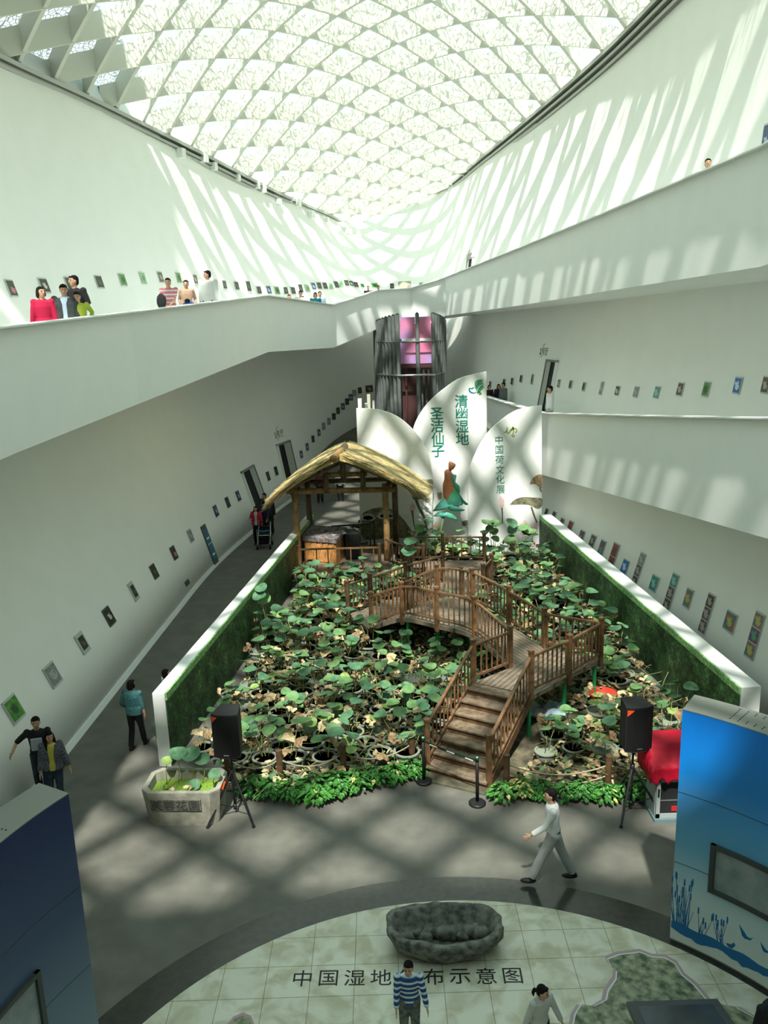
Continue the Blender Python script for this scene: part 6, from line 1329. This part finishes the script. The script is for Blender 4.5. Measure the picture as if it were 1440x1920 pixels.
# upper left gallery
def galz(poly, x, y):
    best = None
    for p, q in zip(poly, poly[1:]):
        a = Vector(p[:2]); b = Vector(q[:2]); d = b - a; t = max(0, min(1, (Vector((x, y)) - a).dot(d) / d.dot(d))); c = a + d * t; D = (c - Vector((x, y))).length
        if best is None or D < best[0]: best = (D, lerp(p[2], q[2], t))
    return best[1] - (PAR_U(y) if poly is UP else 1.0)
def behind(px, pyh, Y, poly, gap=.50):
    for k in range(200):
        q = aty(px, pyh, Y + k * .1); best = None
        for p, w2 in zip(poly, poly[1:]):
            a = Vector(p[:2]); b = Vector(w2[:2]); d = b - a; t = max(0, min(1, (q.xy - a).dot(d) / d.dot(d))); c = a + d * t; D = (c - q.xy); L = D.length
            if best is None or L < best[0]: nrm = Vector((-d.y, d.x)).normalized(); best = (L, -D.dot(nrm))
        if best[1] > gap: return Y + k * .1
    return Y
def gperson(px, pyh, Y, H, poly, face, lb, *a, **k):
    """head top at pixel (px, pyh), at distance Y; stands on the gallery floor"""
    q = aty(px, pyh, Y); return person((q.x, q.y, galz(poly, q.x, q.y)), face, H, lb, *a, **k)
def gfit(px, pyh, Y, poly): q = aty(px, pyh, Y); return q.z - galz(poly, q.x, q.y)
GP = [(76, 537, 16.9, UP, 195, 'short-haired woman in a crimson jumper on the upper left gallery', redc, blk, dict(hair='bob', headyaw=-35, female=True, vox=.013)),
 (118, 533, 17.2, UP, 190, 'man in a dark grey jacket over a light blue shirt on the upper left gallery', lbl, jean, dict(jacket=dgj, headyaw=-14, headpitch=-12, vox=.013, fat=1.12)),
 (137, 516, 18.6, UP, 170, 'tall man in a black polo shirt behind the others on the upper left gallery', blk, blk, dict(sleeve='elbow', headyaw=30, handL=(-.2, .2, 1.05), vox=.013)),
 (314, 521, 23.3, UP, 188, 'young man in a pink striped shirt holding a black jacket on the upper gallery', pnk, blk, dict(sleeve='short', handR=(.10, .22, 1.0), handL=(-.05, .24, 1.0), vox=.013)),
 (348, 525, 24.2, UP, 190, 'woman in a tan top with a camera at her waist on the upper gallery', tan, jean, dict(hair='tail', handL=(-.2, .0, .95), handR=(.2, .0, .95), vox=.013, female=True)),
 (388, 507, 24.6, UP, 165, 'man in a white shirt and black belt looking aside on the upper gallery', wht, cm('charcoal_trousers', (0.05, 0.05, 0.055)), dict(headyaw=50, fat=1.2, vox=.013)),
 (542, 552, 34.5, UP, 200, 'head of a visitor peeking over the dip of the upper parapet', cm('brown_top', (0.2, .1, .08)), blk, {}), (563, 545, 36, UP, 185, 'man in a white polo behind the dip of the upper parapet', wht, blk, {}), (567, 555, 35.2, UP, 185, 'child in front of the man in the white polo', cm('brown_top', (0.2, .1, .08)), blk, {}),
 (591, 548, 37.4, UP, 190, 'woman in a teal top leaning by the dip of the upper parapet', tlt, blk, dict(hair='bob')), (599, 540, 38.6, UP, 190, 'man in a light blue shirt beside the woman in teal', lbl, blk, {}),
 (690, 536, 45.6, UP, 185, 'boy in a black printed shirt at the far end of the upper gallery', blk, blk, {}), (709, 535, 46.6, UP, 185, 'visitor in a grey shirt with a backpack at the far end of the gallery', grt, blk, {}),
 (811, 528, 47.6, UP, 175, 'long-haired head above the far right bend of the upper parapet', cm('dark_red', (0.12, 0.03, 0.04)), blk, dict(hair='long')), (821, 526, 48.2, UP, 175, 'second head above the far right bend of the upper parapet', tan, blk, {}),
 (860, 510, 43.5, UP, 175, 'dark head peeking over the upper right parapet below the small door', blk, blk, {}), (1328, 297, 18.0, UP, 165, 'short-haired man in white alone behind the upper right parapet', wht, blk, {}),
 (917, 722, 41.5, MID, 195, 'visitor in dark clothes on the middle gallery beside the tall petal screen', cm('brown_dark', (0.03, 0.02, 0.02)), blk, dict(hair='bob')), (935, 720, 38.6, MID, 190, 'woman in black and yellow hugging a man on the middle gallery', blk, ylw, dict(hair='long', handL=(-.1, .3, 1.3), female=True)),
 (944, 717, 38.2, MID, 120, 'man in a grey shirt hugging the woman on the middle gallery', cm('grey_shirt', (0.13, 0.14, 0.14)), jean, {}), (1032, 709, 33.0, MID, 100, 'visitor in white standing in the middle gallery doorway', wht, grt, {})]
for px, py, Y, poly, face, lb, sh_, tr2, kw in GP:
    Y = behind(px, py, Y - 1, poly, .8 if 'tall man in a black' in lb else (.4 if poly is MID else .5)); H = gfit(px, py, Y, poly); print('Y %.1f' % Y, 'H %.2f %s' % (H, lb)); H = max(1.05, min(1.95, H)); gperson(px, py, Y, H, poly, face, lb, sh_, tr2, **kw)
# child hugged by the man in the jacket, jacket over an arm, camera
q = aty(130, 545, behind(130, 545, 16.5, UP, .42)); gz = galz(UP, q.x, q.y)
person((q.x + .12, q.y + .1, gz), 190, q.z - gz - .02, 'child in a lime green jacket leaning over the shoulder of the man in grey', cm('lime_jacket', (0.42, 0.50, 0.06)), blk, handL=(-.24, -.08, 1.0), handR=(.18, .12, 1.1), lean=.08, headpitch=-8)
for px, py, Y, sz, m_, nm, lb in ((303, 565, 23.0, (.26, .14, .42), blk, 'folded_jacket', 'black jacket hanging over the arm of the man in pink'), (351, 564, 24.0, (.16, .12, .12), M['black'], 'camera_body', 'black camera held by the woman in the tan top'), (354, 570, 23.95, (.34, .14, .14), cm('blue_bag', (0.03, .12, .42)), 'blue_bag', 'bright blue bag at the waist of the woman with the camera')):
    q = aty(px, py, behind(px, py, Y - 1, UP, .34)); mb = MB(); mb.ell((q.x, q.y, q.z), (sz[0] / 2, sz[1] / 2, sz[2] / 2), 14); mb.v = [tuple(Vector(v) + Vector((1, 1, 1)) * noise.noise(Vector(v) * 7) * .02) for v in mb.v]; o = mb.build(nm if nm != 'camera_body' else 'camera', m_, smooth=True); recenter(o); tag(o, lb, {'folded_jacket': 'jacket', 'camera_body': 'camera', 'blue_bag': 'bag'}[nm])
# front people
bs = stripe('blue_striped_jumper', (0.015, 0.05, 0.20), (0.12, 0.28, 0.42), 4.2)
a = atz(765, 1795, 1.28); person((a.x, a.y - .02, 0), 178, 1.28, 'boy in a blue striped jumper walking over the tiled circle', bs, cm('camo_trousers', (0.06, 0.08, 0.08), (0.16, 0.18, 0.15), 20), headyaw=8, headpitch=2, handR=(.22, .22, .74), handL=(-.30, .16, .84), lean=.10, vox=.014, fingers=True)
a = atz(1012, 1842, 1.25); person((a.x, a.y, 0), 208, 1.25, 'girl with a ponytail in a pale grey top at the bottom edge', grt, blk, hair='tail', headyaw=-30, headpitch=-4, handL=(-.36, .16, .86), handR=(.34, .0, .86), lean=.10, vox=.014, fingers=True, female=True)
a = atz(1432, 1828, 1.6); person((a.x + .05, a.y - .05, 0), 200, 1.6, 'dark-haired visitor in black cut by the bottom right corner', blk, blk, hair='bob', headpitch=-25, lean=.2, vox=.014, handR=(.3, .1, .86))
# ================================================================== STROLLER
st = atz(497, 1026); S = empty('stroller', (st.x, st.y, 0), 'grey hooded baby stroller with blue trim beside the left bed wall', 'stroller')
X = lambda x, y, z: (st.x + x, st.y + y, z)
gh = cm('grey_hood', (0.13, 0.13, 0.14)); bt = cm('sky_blue_trim', (0.04, 0.22, 0.38))
mb = MB()
for k in range(7):
    a = R_(10 + k * 22); mb.tube([X(-.22 + .0, .25 - .3 * math.cos(a), .72 + .30 * math.sin(a)), X(0, .25 - .34 * math.cos(a), .74 + .34 * math.sin(a)), X(.22, .25 - .3 * math.cos(a), .72 + .30 * math.sin(a))], .07, 8)
remesh(mb, 'hood', gh, S, .02, 4)
mb = MB(); mb.box(X(0, 0, .50), (.42, .42, .18)); mb.box(X(0, .2, .65), (.40, .1, .4)); mb.build('seat', blk, S)
mb = MB(); mb.tube([X(-.24, -.08, .72), X(0, -.12, .70), X(.24, -.08, .72)], .028, 8); mb.build('blue_trim', bt, S, smooth=True)
mb = MB(); mb.tube([X(-.22, -.2, .55), X(-.1, -.32, .58), X(.1, -.32, .58), X(.22, -.2, .55)], .022, 8); mb.build('front_bar', M['chrome'], S, smooth=True)
mb = MB(); mb.box(X(0, -.05, .26), (.36, .4, .14)); mb.build('basket', blk, S)
for k in (-1, 1):
    mb = MB(); mb.tube([X(k * .25, -.32, .1), X(k * .24, 0, .5), X(k * .24, .42, .98)], .016, 8); mb.build('frame_tube', M['chrome'], S, smooth=True)
    mb = MB(); mb.tube([X(k * .25, .38, .1), X(k * .24, .05, .52)], .016, 8); mb.build('rear_tube', M['blackm'], S, smooth=True)
    for y in (-.32, .38): mb = MB(); mb.tube([X(k * .22, y, .09), X(k * .29, y, .09)], .088, 14); mb.build('wheel', M['black'], S)
mb = MB(); mb.tube([X(-.24, .42, .98), X(.24, .42, .98)], .02, 8); mb.build('handle', M['black'], S, smooth=True)
